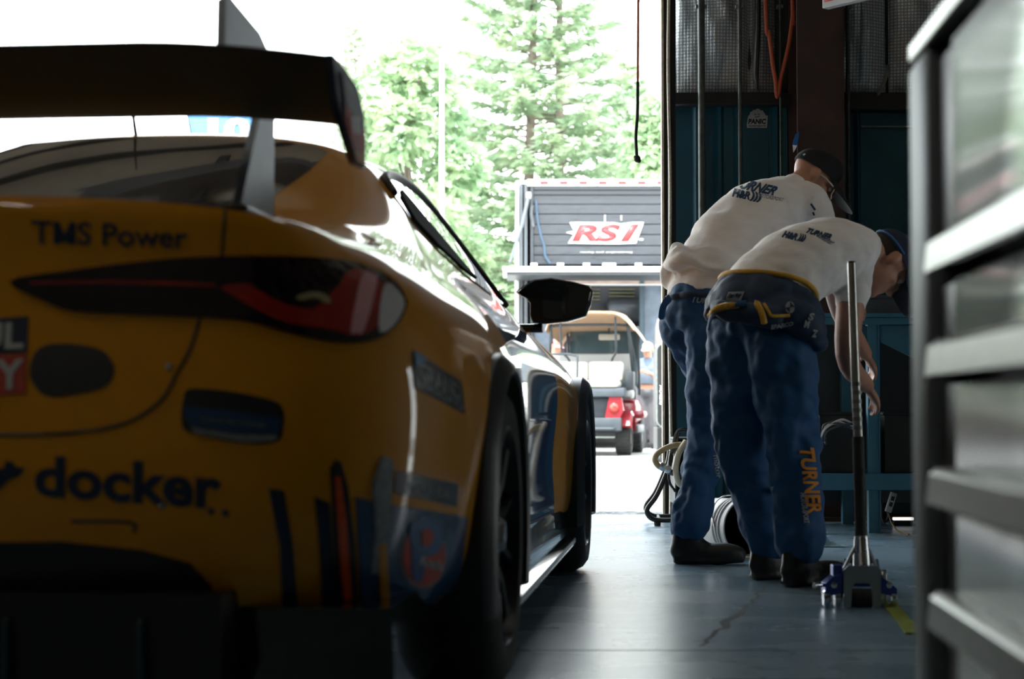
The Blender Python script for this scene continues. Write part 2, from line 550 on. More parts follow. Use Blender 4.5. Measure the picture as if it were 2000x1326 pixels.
wf = thing('wall_front', None, None); wf['kind'] = 'structure'
obj('sheeting', bx((DR + .05, YF + .12, 0), (XR, YF + .22, ZC)), M['wall_dark'], wf)
obj('sheeting', bx((XL, YF, 0), (DL, YF + .22, ZC)), M['wall_dark'], wf)
obj('header', bx((DL, YF, DH), (DR + .05, YF + .22, ZC)), M['ceiling'], wf)
for z in (DH + .03, DH + .55, DH + 1.05): obj('header_girt', bx((DL, YF - .07, z), (DR - .02, YF - .001, z + .10), .004), M['rafter'], wf)
struct('wall_left', bx((XL - .2, YB, 0), (XL, YF + .22, ZC)), M['wall_pale'])
wr_ = thing('wall_right', None, None); wr_['kind'] = 'structure'
SY0, SY1, SH = 5.2, 5.62, 2.05               # unseen opening added in the right wall for a bright streak on the flank
obj('sheeting', bx((XR, YB, 0), (XR + .2, SY0, ZC)), M['wall_pale'], wr_)
obj('sheeting', bx((XR, SY1, 0), (XR + .2, YF + .22, ZC)), M['wall_pale'], wr_)
obj('sheeting', bx((XR, SY0, SH), (XR + .2, SY1, ZC)), M['wall_pale'], wr_)
struct('wall_back', bx((XL, YB - .2, 0), (XR, YB, ZC)), M['wall_pale'])
struct('ceiling', bx((XL - .2, YB - .2, ZC), (XR + .2, YF + .4, ZC + .15)), M['ceiling'])
for k in range(10):
    y = YB + .8 + k * 1.45
    rb = NB()
    add_box(rb, ((XL + XR) / 2, y, ZC - .17), (XR - XL, .09, .26)); add_box(rb, ((XL + XR) / 2, y, ZC - .31), (XR - XL, .2, .03))
    o = struct('rafter', rb, M['rafter'])
for k in range(6):
    x = XL + 1.2 + k * 1.8
    o = struct('purlin', bx((x - .05, YB, ZC - .12), (x + .05, YF, ZC - .002)), M['rafter'])

# blue ribbed sheets below the girt
def wx(px): return at(px, 800, YF).x
def wz(py): return at(1400, py, YF).z
ZG0, ZG1 = wz(206), wz(183)
rib_edges = [1318, 1372, 1396, 1402, 1416, 1422, 1446, 1508, 1534]
def blue_sheet(px0, px1, ribs):
    prof = [(wx(px0), 0)]
    for (a, b) in ribs:
        prof += [(wx(a), 0), (wx(a) + .018, -.03), (wx(b) - .018, -.03), (wx(b), 0)]
    prof.append((wx(px1), 0))
    bm = NB()
    fr = [[bm.verts.new((x, YF + .07 + d, z)) for x, d in prof] for z in (0.02, ZG0)]
    bk = [[bm.verts.new((x, YF + .12, z)) for x, d in (prof[0], prof[-1])] for z in (0.02, ZG0)]
    for i in range(len(prof) - 1): bm.faces.new((fr[0][i], fr[0][i + 1], fr[1][i + 1], fr[1][i]))
    bm.faces.new((bk[0][0], bk[1][0], bk[1][1], bk[0][1]))
    bm.faces.new((fr[0][0], fr[1][0], bk[1][0], bk[0][0])); bm.faces.new((fr[0][-1], bk[0][1], bk[1][1], fr[1][-1]))
    obj('blue_sheet', bm, M['panel_blue'], wf)
blue_sheet(1316, 1397, [(1356, 1382)])
blue_sheet(1397.5, 1508, [(1400, 1419), (1438, 1452)])
blue_sheet(1508.5, 1545, [(1514, 1530)])
blue_sheet(1636, 1900, [(1676, 1690), (1790, 1806)])
blue_sheet(1900.5, 2530, [(2000, 2020), (2150, 2170), (2300, 2320)])
obj('girt', bx((wx(1318), YF - .04, ZG0), (wx(1545), YF + .12, ZG1), .004), M['girt'], wf)
obj('girt', bx((wx(1636), YF - .04, ZG0 - .03), (XR, YF + .12, ZG1), .004), M['girt'], wf)
obj('sheet_lap', bx((wx(1690), YF + .045, wz(246)), (wx(1900), YF + .075, wz(243))), M['galv'], wf)
# puffed foil blankets
def foil(px0, px1, seed, sag):
    x0, x1 = wx(px0), wx(px1)
    z0, z1 = ZG1, ZC - .02
    NX_, NZ_ = 46, 70
    bm = NB(); g = []
    for j in range(NZ_ + 1):
        row = []
        for i in range(NX_ + 1):
            u, v = i / NX_, j / NZ_
            e = (math.sin(PI * u) ** .5) * min(1, v * 6) ** .6
            d = .09 * e + .035 * noise.noise((u * 3.2 + seed, v * 5, seed)) * e + .02 * noise.noise((u * 9 + seed, v * 14, 2)) * e
            if sag: d -= .10 * math.exp(-((u - .74) / .055) ** 2) * (1 - math.exp(-(v / .06) ** 2))
            row.append(bm.verts.new((x0 + (x1 - x0) * u, YF + .10 - d, z0 + (z1 - z0) * v)))
        g.append(row)
    for j in range(NZ_):
        for i in range(NX_): bm.faces.new((g[j][i], g[j][i + 1], g[j + 1][i + 1], g[j + 1][i]))
    obj('foil_blanket', bm, M['foil'], wf, smooth=180)
foil(1326, 1524, 3.1, True)
foil(1636, 1742, 7.7, False)
foil(1748, 1960, 5.2, False); foil(1966, 2530, 9.2, False)
# dark strap over the first blanket, its loose end at the girt
obj('foil_strap', tube([(wx(1485), YF - .02, ZC - .1), (wx(1482), YF - .03, wz(60)), (wx(1477), YF - .05, wz(150)), (wx(1481), YF - .02, wz(176))], [.03, .034, .036, .018], 10, flat=(.5, 1.2)), M['girt'], wf, smooth=60)
obj('torn_strip', tube(catmull([(wx(1738), YF - .02, wz(128)), (wx(1733), YF - .05, wz(150)), (wx(1722), YF - .05, wz(178)), (wx(1713), YF - .03, wz(189))], 5), .010, 6, flat=(.3, 1.3)), M['galv'], wf, smooth=60)

# column, jamb and conduits
colm = NB()
cx0, cx1 = wx(1546), wx(1636)
add_box(colm, ((cx0 + cx1) / 2, YF - .26, ZC / 2), (cx1 - cx0, .022, ZC)); add_box(colm, ((cx0 + cx1) / 2, YF - .10, ZC / 2), (.02, .30, ZC)); add_box(colm, ((cx0 + cx1) / 2, YF + .05, ZC / 2), (cx1 - cx0, .022, ZC))
obj('steel_column', colm, M['column'], wf)
obj('column_plate', bx((cx0 - .05, YF - .36, 0), (cx1 + .05, YF + .1, .02), .003), M['column'], wf)
jm = thing('door_1', None, None, (0.9, 9.75, 0)); jm['kind'] = 'structure'
def jx(px): return at(px, 800, 9.75).x
def jbox(name, p0, p1, y0, y1, m, bev=.002): return obj(name, bx((jx(p0) - .9, y0 - 9.75, 0), (jx(p1) - .9, y1 - 9.75, ZC - .05), bev), m, jm)
jbox('door_jamb', 1296.5, 1321, 9.72, 9.86, M['girt'])
jbox('jamb_edge', 1292.5, 1297, 9.70, 9.76, M['pale_edge'])
jbox('door_track', 1304, 1308.5, 9.66, 9.72, M['galv'])
rp = []
for k in range(24):
    z = .02 + (ZC - .1) * k / 23
    rp.append((jx(1305.5 + 1.6 * math.sin(k * .9)) - .9, 9.64 - 9.75, z))
obj('pull_rope', tube(catmull(rp, 3), .009, 6), mat('rope', (.58, .52, .42), .8, noise_amt=.2, noise_scale=90), jm, smooth=60)
for px, r, z0 in ((1370, .020, .02), (1445, .011, .02), (1656, .012, .02), (1524, .006, .02)):
    o = obj('conduit', tube([(wx(px), YF - .075, z0), (wx(px), YF - .075, 2.0), (wx(px), YF - .075, ZC - .05)], r, 10), M['conduit'], wf, smooth=60)
    for z in (1.2, 2.85, 3.9):
        obj('conduit_clip', bx((wx(px) - r - .012, YF - .078, z - .01), (wx(px) + r + .012, YF - .04, z + .01), .003), M['galv'], wf)
rc = catmull([(wx(1638), YF - .09, wz(150)), (wx(1640), YF - .09, wz(230)), (wx(1645), YF - .09, wz(300)), (wx(1642), YF - .09, wz(430)), (wx(1641), YF - .09, wz(560))], 5)
obj('red_wire', tube(rc, .005, 6), mat('red_brown_wire', (.12, .03, .015), .6, noise_amt=.1), wf, smooth=60)
# ------------------------------------------------------------------ race car
# car space: x to its right, y forward from the rear axle, z up
CAR_YAW = R(5.77)
car = thing('race_car', 'yellow and blue race coupe with tall rear wing and dark tail lights', 'car', (-0.945, 3.976, 0), -CAR_YAW)
MC = root_matrix(car)

def col(*rows): return [Vector(r) for r in rows]
cage = [
 # rear centre
 col((0,-.60,.19),(0,-.80,.19),(0,-.95,.23),(0,-1.02,.36),(0,-1.035,.50),(0,-1.02,.64),(0,-.985,.80),(0,-1.0,.965),(0,-.46,.975),(0,.40,1.275),(0,.56,1.305),(0,.66,1.312)),
 col((0,-.58,.19),(.34,-.79,.19),(.36,-.94,.23),(.38,-1.005,.36),(.38,-1.02,.50),(.38,-1.005,.64),(.37,-.97,.80),(.36,-.98,.958),(.32,-.45,.972),(.30,.41,1.268),(.28,.56,1.298),(0,.74,1.320)),
 col((0,-.55,.19),(.58,-.76,.19),(.60,-.89,.23),(.64,-.965,.36),(.64,-.975,.50),(.64,-.96,.64),(.63,-.925,.80),(.60,-.925,.940),(.51,-.36,.965),(.455,.46,1.247),(.40,.60,1.287),(0,.80,1.326)),
 col((0,-.50,.19),(.70,-.68,.19),(.755,-.79,.24),(.795,-.865,.36),(.805,-.875,.50),(.805,-.855,.64),(.79,-.815,.785),(.725,-.77,.912),(.63,-.16,.962),(.515,.49,1.228),(.45,.65,1.28),(0,.86,1.330)),
 col((0,-.45,.19),(.76,-.58,.19),(.85,-.60,.25),(.875,-.67,.36),(.89,-.69,.50),(.895,-.68,.64),(.875,-.625,.775),(.775,-.57,.895),(.70,.06,.957),(.548,.54,1.208),(.465,.72,1.28),(0,.92,1.333)),
 col((0,-.40,.19),(.79,-.42,.19),(.885,-.43,.25),(.905,-.46,.36),(.918,-.47,.50),(.922,-.45,.64),(.895,-.39,.765),(.805,-.34,.88),(.725,.22,.95),(.558,.62,1.210),(.475,.80,1.28),(0,.98,1.335)),
 col((0,-.30,.19),(.80,-.28,.19),(.90,-.28,.25),(.918,-.28,.36),(.932,-.28,.50),(.936,-.25,.64),(.905,-.18,.76),(.825,-.12,.872),(.715,.27,.945),(.555,.74,1.225),(.485,.90,1.28),(0,1.04,1.336)),
 col((0,0,.19),(.80,0,.19),(.91,0,.26),(.926,0,.38),(.934,0,.53),(.936,0,.65),(.908,.05,.765),(.835,.10,.868),(.725,.42,.94),(.56,.85,1.225),(.49,1.0,1.28),(0,1.10,1.336)),
 col((0,.33,.19),(.80,.33,.19),(.90,.33,.22),(.918,.33,.34),(.925,.33,.48),(.932,.33,.64),(.906,.35,.765),(.832,.38,.862),(.732,.60,.937),(.565,.98,1.225),(.495,1.12,1.28),(0,1.16,1.336)),
 col((0,.75,.17),(.80,.75,.17),(.885,.75,.18),(.898,.75,.29),(.868,.75,.44),(.902,.75,.63),(.898,.75,.76),(.822,.78,.855),(.738,.90,.933),(.57,1.15,1.222),(.495,1.28,1.275),(0,1.26,1.334)),
 col((0,1.35,.17),(.80,1.35,.17),(.88,1.35,.18),(.892,1.35,.29),(.862,1.35,.44),(.897,1.35,.62),(.893,1.35,.75),(.815,1.35,.85),(.742,1.38,.93),(.575,1.38,1.205),(.48,1.46,1.268),(0,1.40,1.328)),
 col((0,1.95,.17),(.80,1.95,.17),(.88,1.95,.18),(.895,1.95,.29),(.872,1.95,.44),(.905,1.95,.61),(.898,1.95,.735),(.818,1.95,.842),(.74,2.02,.92),(.60,1.63,1.150),(.44,1.62,1.258),(0,1.52,1.318)),
 col((0,2.45,.17),(.80,2.45,.17),(.895,2.45,.20),(.915,2.45,.32),(.92,2.45,.47),(.932,2.45,.61),(.91,2.48,.72),(.82,2.50,.83),(.68,2.30,.93),(.50,1.72,1.225),(.38,1.69,1.268),(0,1.60,1.308)),
 col((0,2.857,.17),(.80,2.857,.17),(.91,2.857,.25),(.93,2.857,.36),(.935,2.857,.52),(.936,2.857,.62),(.905,2.87,.72),(.80,2.90,.82),(.58,2.37,.955),(.40,1.77,1.25),(.30,1.72,1.28),(0,1.64,1.303)),
 col((0,3.25,.17),(.78,3.25,.17),(.89,3.25,.22),(.91,3.25,.34),(.915,3.25,.48),(.912,3.25,.60),(.86,3.26,.70),(.73,3.27,.79),(.46,2.41,.97),(.30,1.80,1.265),(.22,1.74,1.288),(0,1.67,1.300)),
 col((0,3.40,.17),(.62,3.45,.17),(.78,3.52,.20),(.80,3.55,.32),(.81,3.55,.46),(.79,3.53,.58),(.73,3.48,.67),(.58,3.44,.755),(.32,2.44,.98),(.20,1.82,1.27),(.15,1.76,1.290),(0,1.69,1.298)),
 col((0,3.50,.17),(.36,3.60,.17),(.44,3.68,.20),(.46,3.71,.32),(.46,3.71,.46),(.44,3.68,.58),(.40,3.62,.67),(.33,3.56,.745),(.16,2.46,.985),(.10,1.83,1.272),(.08,1.77,1.291),(0,1.71,1.296)),
 col((0,3.58,.17),(0,3.66,.17),(0,3.74,.20),(0,3.77,.32),(0,3.77,.46),(0,3.74,.58),(0,3.68,.67),(0,3.60,.745),(0,2.47,.987),(0,1.84,1.273),(0,1.78,1.292),(0,1.73,1.295)),
]
def car_body_mesh():
    bm = NB()
    V = {}
    nj, nl = len(cage), len(cage[0])
    for j in range(nj):
        for l in range(nl): V[j, l] = bm.verts.new(cage[j][l])
    for j in range(nj - 1):
        for l in range(nl - 1):
            f = bm.faces.new((V[j, l], V[j, l + 1], V[j + 1, l + 1], V[j + 1, l]))
            if l == 0: f.material_index = 2
            elif 8 <= j <= 10 and 1 <= l <= 6: f.material_index = 1
    bm.faces.ensure_lookup_table()
    # mirror to the other side
    g = bmesh.ops.duplicate(bm, geom=list(bm.faces))['geom']
    vv = [x for x in g if isinstance(x, bmesh.types.BMVert)]
    for v in vv: v.co.x = -v.co.x
    bmesh.ops.reverse_faces(bm, faces=[x for x in g if isinstance(x, bmesh.types.BMFace)])
    bmesh.ops.remove_doubles(bm, verts=bm.verts, dist=1e-4)
    bmesh.ops.recalc_face_normals(bm, faces=bm.faces)
    cr = bm.edges.layers.float.new('crease_edge')
    def crease(l, js, w):
        for j in js:
            for s in (1, -1):
                a, b = cage[j][l].copy(), cage[j + 1][l].copy()
                a.x *= s; b.x *= s
                for e in bm.edges:
                    p, q = e.verts[0].co, e.verts[1].co
                    if ((p - a).length < 1e-4 and (q - b).length < 1e-4) or ((p - b).length < 1e-4 and (q - a).length < 1e-4):
                        e[cr] = w
    crease(7, range(0, 3), 0.75)
    crease(8, range(0, 3), 0.5)
    crease(1, range(0, 17), 0.8)
    crease(7, range(12, 17), 0.2)
    me = bpy.data.meshes.new('body'); bm.to_mesh(me); bm.free()
    for m_ in ('paint', 'paint_blue', 'black_satin'): me.materials.append(M[m_])
    o = bpy.data.objects.new('tmp', me); C.objects.link(o)
    s = o.modifiers.new('s', 'SUBSURF'); s.levels = 3; s.render_levels = 3
    cut = NB()
    for y, r in ((0, .352), (2.857, .352)):
        for sx in (1, -1):
            add_lathe(cut, [(r, -.30), (r, .30)], 64, Matrix.Translation((sx * .92, y, .330)) @ AXX)
    cme = bpy.data.meshes.new('cut'); bmesh.ops.recalc_face_normals(cut, faces=cut.faces); cut.to_mesh(cme); cut.free()
    co = bpy.data.objects.new('cut', cme); C.objects.link(co)
    b = o.modifiers.new('b', 'BOOLEAN'); b.object = co; b.solver = 'EXACT'; b.operation = 'DIFFERENCE'
    out = eval_mesh(o)
    drop(o); drop(co)
    return out

bme = car_body_mesh()
idx = [q.material_index for q in bme.polygons]
body = finish('body_shell', bme, [M['paint'], M['paint_blue'], M['black_satin']], car, smooth=38)
body.data.polygons.foreach_set('material_index', idx); body.data.update()
BV = bvh_of(body)
_bm = bmesh.new(); _bm.from_mesh(body.data); BVL = BVHTree.FromBMesh(_bm); _bm.free()

def drape_local(poly, proj, name, m, off=0.004, L=0.05, smooth=50, label=None, mirror=False, skirt=0.004, ring=0):
    """lay an outline on the body along a direction of car space"""
    if ring: poly = [(p.x, p.y) for p in catmull([(x, y, 0) for x, y in poly], ring, closed=True)]
    bm = NB(); bm.faces.new([bm.verts.new((x, y, 0)) for x, y in poly])
    bmesh.ops.triangulate(bm, faces=bm.faces); split_long(bm, L)
    dead, low = [], {}
    for v in bm.verts:
        o_, d_ = proj(v.co.x, v.co.y)
        h = BVL.ray_cast(o_, d_, 20)
        if h[0] is None: dead.append(v); continue
        nn = h[1] if h[1].dot(d_) < 0 else -h[1]
        v.co = h[0] + nn * off; low[v] = h[0] - nn * skirt
    bmesh.ops.delete(bm, geom=dead, context='VERTS')
    nv = {}
    for e in [e for e in bm.edges if e.is_boundary]:
        for v in e.verts:
            if v not in nv: nv[v] = bm.verts.new(low[v])
        a, b = e.verts
        bm.faces.new((a, b, nv[b], nv[a]))
    if mirror:
        for v in bm.verts: v.co.x = -v.co.x
    return obj(name, bm, m, car, smooth=smooth, label=label)

FROM_RIGHT = lambda y, z: (Vector((3, y, z)), Vector((-1, 0, 0)))
FROM_BACK = lambda x, z: (Vector((x, -5, z)), Vector((0, 1, 0)))
FROM_FRONT = lambda x, z: (Vector((x, 8, z)), Vector((0, -1, 0)))

# glass
half = [(.49, .985), (.45, 1.056), (.462, 1.15), (.455, 1.225), (.42, 1.243), (.3, 1.258)]
drape_local([(0, .996)] + half + [(0, 1.264)] + [(-x, z) for x, z in half[::-1]], FROM_BACK, 'rear_window', mat('tinted_mirror_glass', (.60, .56, .52), .04, metal=.9, coat=1.0, coat_rough=.01, noise_amt=.05), off=.003, L=.06)
winp = [(.56, 1.175), (.75, 1.205), (1.0, 1.215), (1.35, 1.19), (1.6, 1.125), (1.80, 1.03), (1.97, .94), (1.4, .945), (.95, .962), (.62, 1.0), (.49, 1.06), (.48, 1.12)]
for mir in (False, True):
    drape_local(winp, FROM_RIGHT, 'side_window', M['glass_dark'], off=.004, L=.05, mirror=mir)
    trim = []
    for (y, z) in [(.49, 1.13), (.56, 1.178), (.75, 1.209), (1.0, 1.219), (1.2, 1.21), (1.35, 1.194), (1.6, 1.129), (1.80, 1.034), (1.98, .938)]:
        h = BVL.ray_cast(Vector((3, y, z)), Vector((-1, 0, 0)), 20)
        if h[0]: trim.append(h[0] + h[1] * .006)
    if mir: trim = [Vector((-p.x, p.y, p.z)) for p in trim]
    obj('window_trim', tube(catmull(trim, 4), .011, 8), M['black_satin'], car, smooth=60)
ws = [(.60, 1.02), (.56, 1.06), (.47, 1.17), (.36, 1.235), (.2, 1.25)]
drape_local([(0, .995), (.35, 1.0)] + ws + [(0, 1.255)] + [(-x, z) for x, z in ws[::-1]] + [(-.35, 1.0)], FROM_FRONT, 'windshield', M['glass_dark'], off=.003, L=.06)

# darkness in the glass painted as a matt black patch on each side window
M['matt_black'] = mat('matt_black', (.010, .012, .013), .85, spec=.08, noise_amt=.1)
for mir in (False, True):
    drape_local([(.53, 1.065), (.58, 1.13), (.70, 1.165), (.80, 1.10), (1.0, 1.03), (1.22, .972), (.95, .98), (.66, 1.015)], FROM_RIGHT, 'dark_window_patch', M['matt_black'], off=.009, L=.05, mirror=mir, label='matt black patch painted for the dark part of the side window glass')

# wheels
def wheel(x, y, sx):
    T = Matrix.Translation((x, y, .330)) @ AXX
    w, r = .145, .330
    tire = obj('tire', lathe([(.232, -w), (.25, -w - .004), (.29, -w - .006), (.315, -w + .012), (r, -w + .04), (r, 0), (r, w - .04), (.315, w - .012), (.29, w + .006), (.25, w + .004), (.232, w), (.225, w - .03), (.225, -w + .03)], 56, T, close=True), M['rubber'], car, smooth=40)
    hub = NB()
    so = sx * (w - .035)
    add_lathe(hub, [(.231, so - sx * .18), (.224, so - sx * .02), (.236, so + sx * .035), (.228, so + sx * .04), (.216, so), (.205, so - sx * .05), (.205, so - sx * .18)], 48, T, close=True)
    rim_ = obj('rim', hub, M['rim'], tire, smooth=35)
    for k in range(10):
        a = 2 * PI * k / 10
        s = NB()
        add_tube(s, [T @ Vector((.04 * math.cos(a), .04 * math.sin(a), so - sx * .02)), T @ Vector((.13 * math.cos(a), .13 * math.sin(a), so + sx * .006)), T @ Vector((.222 * math.cos(a), .222 * math.sin(a), so + sx * .01))], [.02, .014, .016], 6)
        obj('spoke', s, M['rim'], tire, smooth=50)
    obj('hub', lathe([(0, so + sx * .03), (.03, so + sx * .03), (.05, so), (.06, so - sx * .03), (.0, so - sx * .04)], 20, T), M['steel'], tire, smooth=40)
    obj('brake_disc', lathe([(.05, so - sx * .11), (.185, so - sx * .11), (.185, so - sx * .14), (.05, so - sx * .14)], 40, T, close=True), M['steel'], tire, smooth=40)
for y in (0, 2.857):
    wheel(.795, y, 1); wheel(-.795, y, -1)

# wheel-arch flares and inner liners
for y in (0, 2.857):
    for sx in (1, -1):
        fl = NB()
        rings = []
        for k in range(29):
            a = R(-22 + 224 * k / 28)
            c, s = math.cos(a), math.sin(a)
            ring = []
            for rr, xx in ((.346, .80), (.346, .952), (.356, .958), (.372, .952), (.392, .930), (.392, .80)):
                ring.append(fl.verts.new((sx * xx, y + rr * c, .330 + rr * s)))
            rings.append(ring)
        for A, B in zip(rings[:-1], rings[1:]):
            for q in range(6): fl.faces.new((A[q], A[(q + 1) % 6], B[(q + 1) % 6], B[q]))
        fl.faces.new(rings[0]); fl.faces.new(rings[-1][::-1])
        obj('arch_flare', fl, M['flare'], car, smooth=35)

# sills and floor edge
for sx in (1, -1):
    sk = NB()
    add_prism(sk, [(sx * .80, .13), (sx * .925, .13), (sx * .925, .15), (sx * .90, .165), (sx * .895, .26), (sx * .87, .30), (sx * .80, .30)], 2.06, 'y', .40)
    obj('side_skirt', bevel_all(sk, .006), M['black_gloss'], car, smooth=35)
    e = NB(); add_box(e, (sx * .918, 1.43, .142), (.018, 2.06, .018), bevel=.004)
    obj('skirt_edge', e, M['alu'], car, label='light metal edge strip')

# rear diffuser and tail pipes
df = NB()
add_prism(df, [(-1.02, .30), (-1.0, .105), (-.35, .095), (-.35, .20), (-.85, .30)], 1.16, 'x', -.58)
obj('diffuser', bevel_all(df, .008), M['black_satin'], car, smooth=35)
ut = NB(); add_prism(ut, [(-.90, .27), (-.87, .12), (-.42, .10), (-.42, .27)], .255, 'x', .585); add_prism(ut, [(-.90, .27), (-.87, .12), (-.42, .10), (-.42, .27)], .255, 'x', -.84)
obj('undertray', bevel_all(ut, .012), M['black_gloss'], car, smooth=35)
for x in (-.45, -.225, 0, .225, .45):
    obj('diffuser_fin', bx((x - .006, -1.03, .085), (x + .006, -.45, .26), .003), M['carbon'], car)
for x in (-.40, .40):
    obj('tail_pipe', lathe([(.05, -1.05), (.055, -1.055), (.055, -.8), (.048, -.8)], 24, Matrix.Translation((x, 0, .30)) @ Matrix.Rotation(-PI / 2, 4, 'X') @ Matrix.Scale(-1, 4, (0, 0, 1)), close=True), M['steel'], car, smooth=40)

# rear wing
sec = []
for k in range(21):                       # underside then top, leading edge forward
    t = k / 20
    sec.append((t, -.055 * math.sin(PI * t ** .62) - .004))
for k in range(1, 21):
    t = 1 - k / 20
    sec.append((t, .018 * math.sin(PI * t ** .7) + .004 * (1 - t)))
wg_ = NB()
prev = None
NX = 33
for i in range(NX):
    x = -.745 + 1.49 * i / (NX - 1)
    q = max(0, (abs(x) - .42) / .325)
    dz = -.030 * q ** 1.6
    yt, yl = -.975, -.665 - .03 * q
    zt, zl = 1.216 + dz, 1.172 + dz * .9
    ring = []
    for t, h in sec:
        ring.append(wg_.verts.new((x, yl + (yt - yl) * t, zl + (zt - zl) * t + h)))
    if prev:
        for k in range(len(ring)):
            wg_.faces.new((prev[k], prev[(k + 1) % len(ring)], ring[(k + 1) % len(ring)], ring[k]))
    else: wg_.faces.new(ring)
    prev = ring
wg_.faces.new(prev[::-1])
obj('wing_blade', wg_, M['carbon'], car, smooth=40)
ep = [(-1.0, 1.180), (-.90, 1.178), (-.78, 1.165), (-.715, 1.125), (-.70, 1.08), (-.705, 1.032), (-.80, 1.028), (-.86, 1.055), (-.925, 1.085), (-.965, 1.12)]
for sx in (1, -1):
    e = obj('end_plate', bevel_all(prism(ep, sx * .012, 'x', sx * .745), .003), M['vinyl_navy'], car, smooth=35)
    x = sx * .7575
    obj('end_plate_decal', prism([(-.93, 1.165), (-.80, 1.155), (-.73, 1.12), (-.78, 1.095), (-.90, 1.12)], sx * .0015, 'x', x), M['vinyl_grey'], e)
    obj('end_plate_decal', prism([(-.90, 1.118), (-.78, 1.093), (-.715, 1.10), (-.715, 1.06), (-.82, 1.05), (-.90, 1.085)], sx * .0015, 'x', x), M['vinyl_red'], e)
    obj('end_plate_decal', prism([(-.82, 1.048), (-.715, 1.058), (-.712, 1.036), (-.80, 1.034)], sx * .0015, 'x', x), M['vinyl_yellow'], e)
    obj('end_plate_decal', prism([(-.86, 1.10), (-.77, 1.115), (-.76, 1.085), (-.84, 1.075)], sx * .0015, 'x', x + sx * .0012), M['vinyl_white'], e)
neck = [(-.445, .935), (-.44, 1.19), (-.455, 1.25), (-.50, 1.292), (-.56, 1.312), (-.78, 1.330), (-.812, 1.318), (-.818, 1.195), (-.735, 1.185), (-.70, 1.235), (-.62, 1.25), (-.575, 1.235), (-.562, 1.20), (-.565, 1.15), (-.73, .93)]
for sx in (1, -1):
    e = obj('wing_mount', bevel_all(prism(neck, .016, 'x', sx * .52 - .008), .004), M['alu'], car, smooth=35)
    for y, z in ((-.79, 1.235), (-.76, 1.215)):
        obj('bolt', lathe([(0, 0), (.008, 0), (.008, .006), (0, .008)], 8, Matrix.Translation((sx * .52 + .008, y, z)) @ AXX), M['steel'], e)
    obj('mount_foot', bx((sx * .52 - .03, -.74, .93), (sx * .52 + .03, -.42, .968), .008), M['black_satin'], car)

# radio aerial on the roof
obj('aerial', tube([(-.08, .60, 1.29), (-.085, .56, 1.40), (-.085, .55, 1.46)], [.006, .003, .002], 6), M['black_satin'], car)

# door mirror
def mirror_body(sx):
    # outline in car (x, z) seen from behind
    ol = [(.775, .945), (.80, .965), (.83, .983), (.88, .988), (.95, .975), (.992, .962), (1.002, .945), (.995, .905), (.98, .868), (.93, .852), (.86, .845), (.825, .850), (.818, .870), (.818, .91), (.806, .925), (.79, .933)]
    ol = [(.775 + (x - .775) * 1.10, .945 + (z - .915) * 1.04) for x, z in ol]
    bm = NB()
    secs = []
    cx, cz = .91, .945
    for y, sc in ((1.815, .93), (1.822, .985), (1.84, 1.0), (1.88, .98), (1.93, .86), (1.965, .6), (1.975, .3)):
        secs.append([bm.verts.new((sx * (cx + (x - cx) * sc), y, cz + (z - cz) * sc)) for x, z in ol])
    for A, B in zip(secs[:-1], secs[1:]):
        for k in range(len(ol)): bm.faces.new((A[k], A[(k + 1) % len(ol)], B[(k + 1) % len(ol)], B[k]))
    bm.faces.new(secs[0]); bm.faces.new(secs[-1][::-1])
    e = obj('door_mirror', bm, M['black_gloss'], car, smooth=45)
    gl = [(sx * (cx + .02 + (x - cx) * .74), cz + (z - cz) * .8) for x, z in ol if x > .815]
    obj('mirror_glass', prism(gl, .006, 'y', 1.811), M['glass_dark'], e)
    st = NB(); add_tube(st, [(sx * .70, 1.90, .885), (sx * .78, 1.88, .862), (sx * .86, 1.88, .862)], [.024, .02, .022], 10, flat=(.7, 1.4))
    obj('mirror_arm', st, M['black_gloss'], e, smooth=60)
mirror_body(1); mirror_body(-1)

# ---- everything laid on the tail
def lay(pts, name, m, off=.003, sm=0, L=14, label=None, skirt=.006, parent=None):
    return drape(poly2d(pts, sm), BV, name, m, parent or car, off=off, L=L, label=label, skirt=skirt)

lamp = lay([(20, 550), (120, 531), (300, 509), (440, 501), (600, 504), (700, 519), (757, 545), (784, 575), (789, 602), (768, 640), (735, 663), (690, 671), (640, 667), (560, 650), (490, 630), (420, 622), (300, 617), (150, 609), (85, 588)], 'tail_lamp', M['lamp_smoke'], off=.006, sm=3)
def onlamp(pts, name, m, off, sm=3, label=None): return lay(pts, name, m, off, sm, parent=lamp, skirt=-.004, label=label)
onlamp([(430, 562), (480, 556), (505, 570), (560, 598), (630, 606), (655, 585), (668, 540), (700, 530), (735, 545), (752, 600), (732, 640), (692, 657), (640, 645), (560, 632), (500, 606), (455, 580)], 'lamp_bar', M['lamp_red'], .0075, label='red L-shaped lamp bar')  # plain red lens colour, no emission
onlamp([(60, 552), (200, 549), (320, 551), (420, 556), (420, 561), (320, 557), (200, 554), (60, 556)], 'lamp_strip', M['lamp_red'], .0075, sm=0, label='thin red strip across the boot lid')
onlamp([(700, 544), (722, 542), (730, 552), (706, 645), (690, 652), (680, 645)], 'pink_reflection', mat('painted_pink_reflection', (.90, .45, .48), .15, coat=1, noise_amt=.05), .009, label='pale pink sky reflection painted on the lamp')  # sky reflection painted as a pale pink strip
onlamp([(745, 560), (768, 570), (783, 598), (762, 638), (738, 652), (734, 620)], 'white_reflection', mat('painted_white_reflection', (.85, .83, .86), .12, coat=1, noise_amt=.05), .009, label='white sky reflection painted on the outer end of the lamp')  # sky reflection painted as a white patch
onlamp([(575, 582), (600, 573), (625, 576), (640, 590), (634, 596), (612, 585), (585, 589)], 'lamp_fleck', mat('pale_yellow_fleck', (.45, .38, .20), .2, coat=1, noise_amt=.05), .0095)  # small pale yellow patch on the red bar

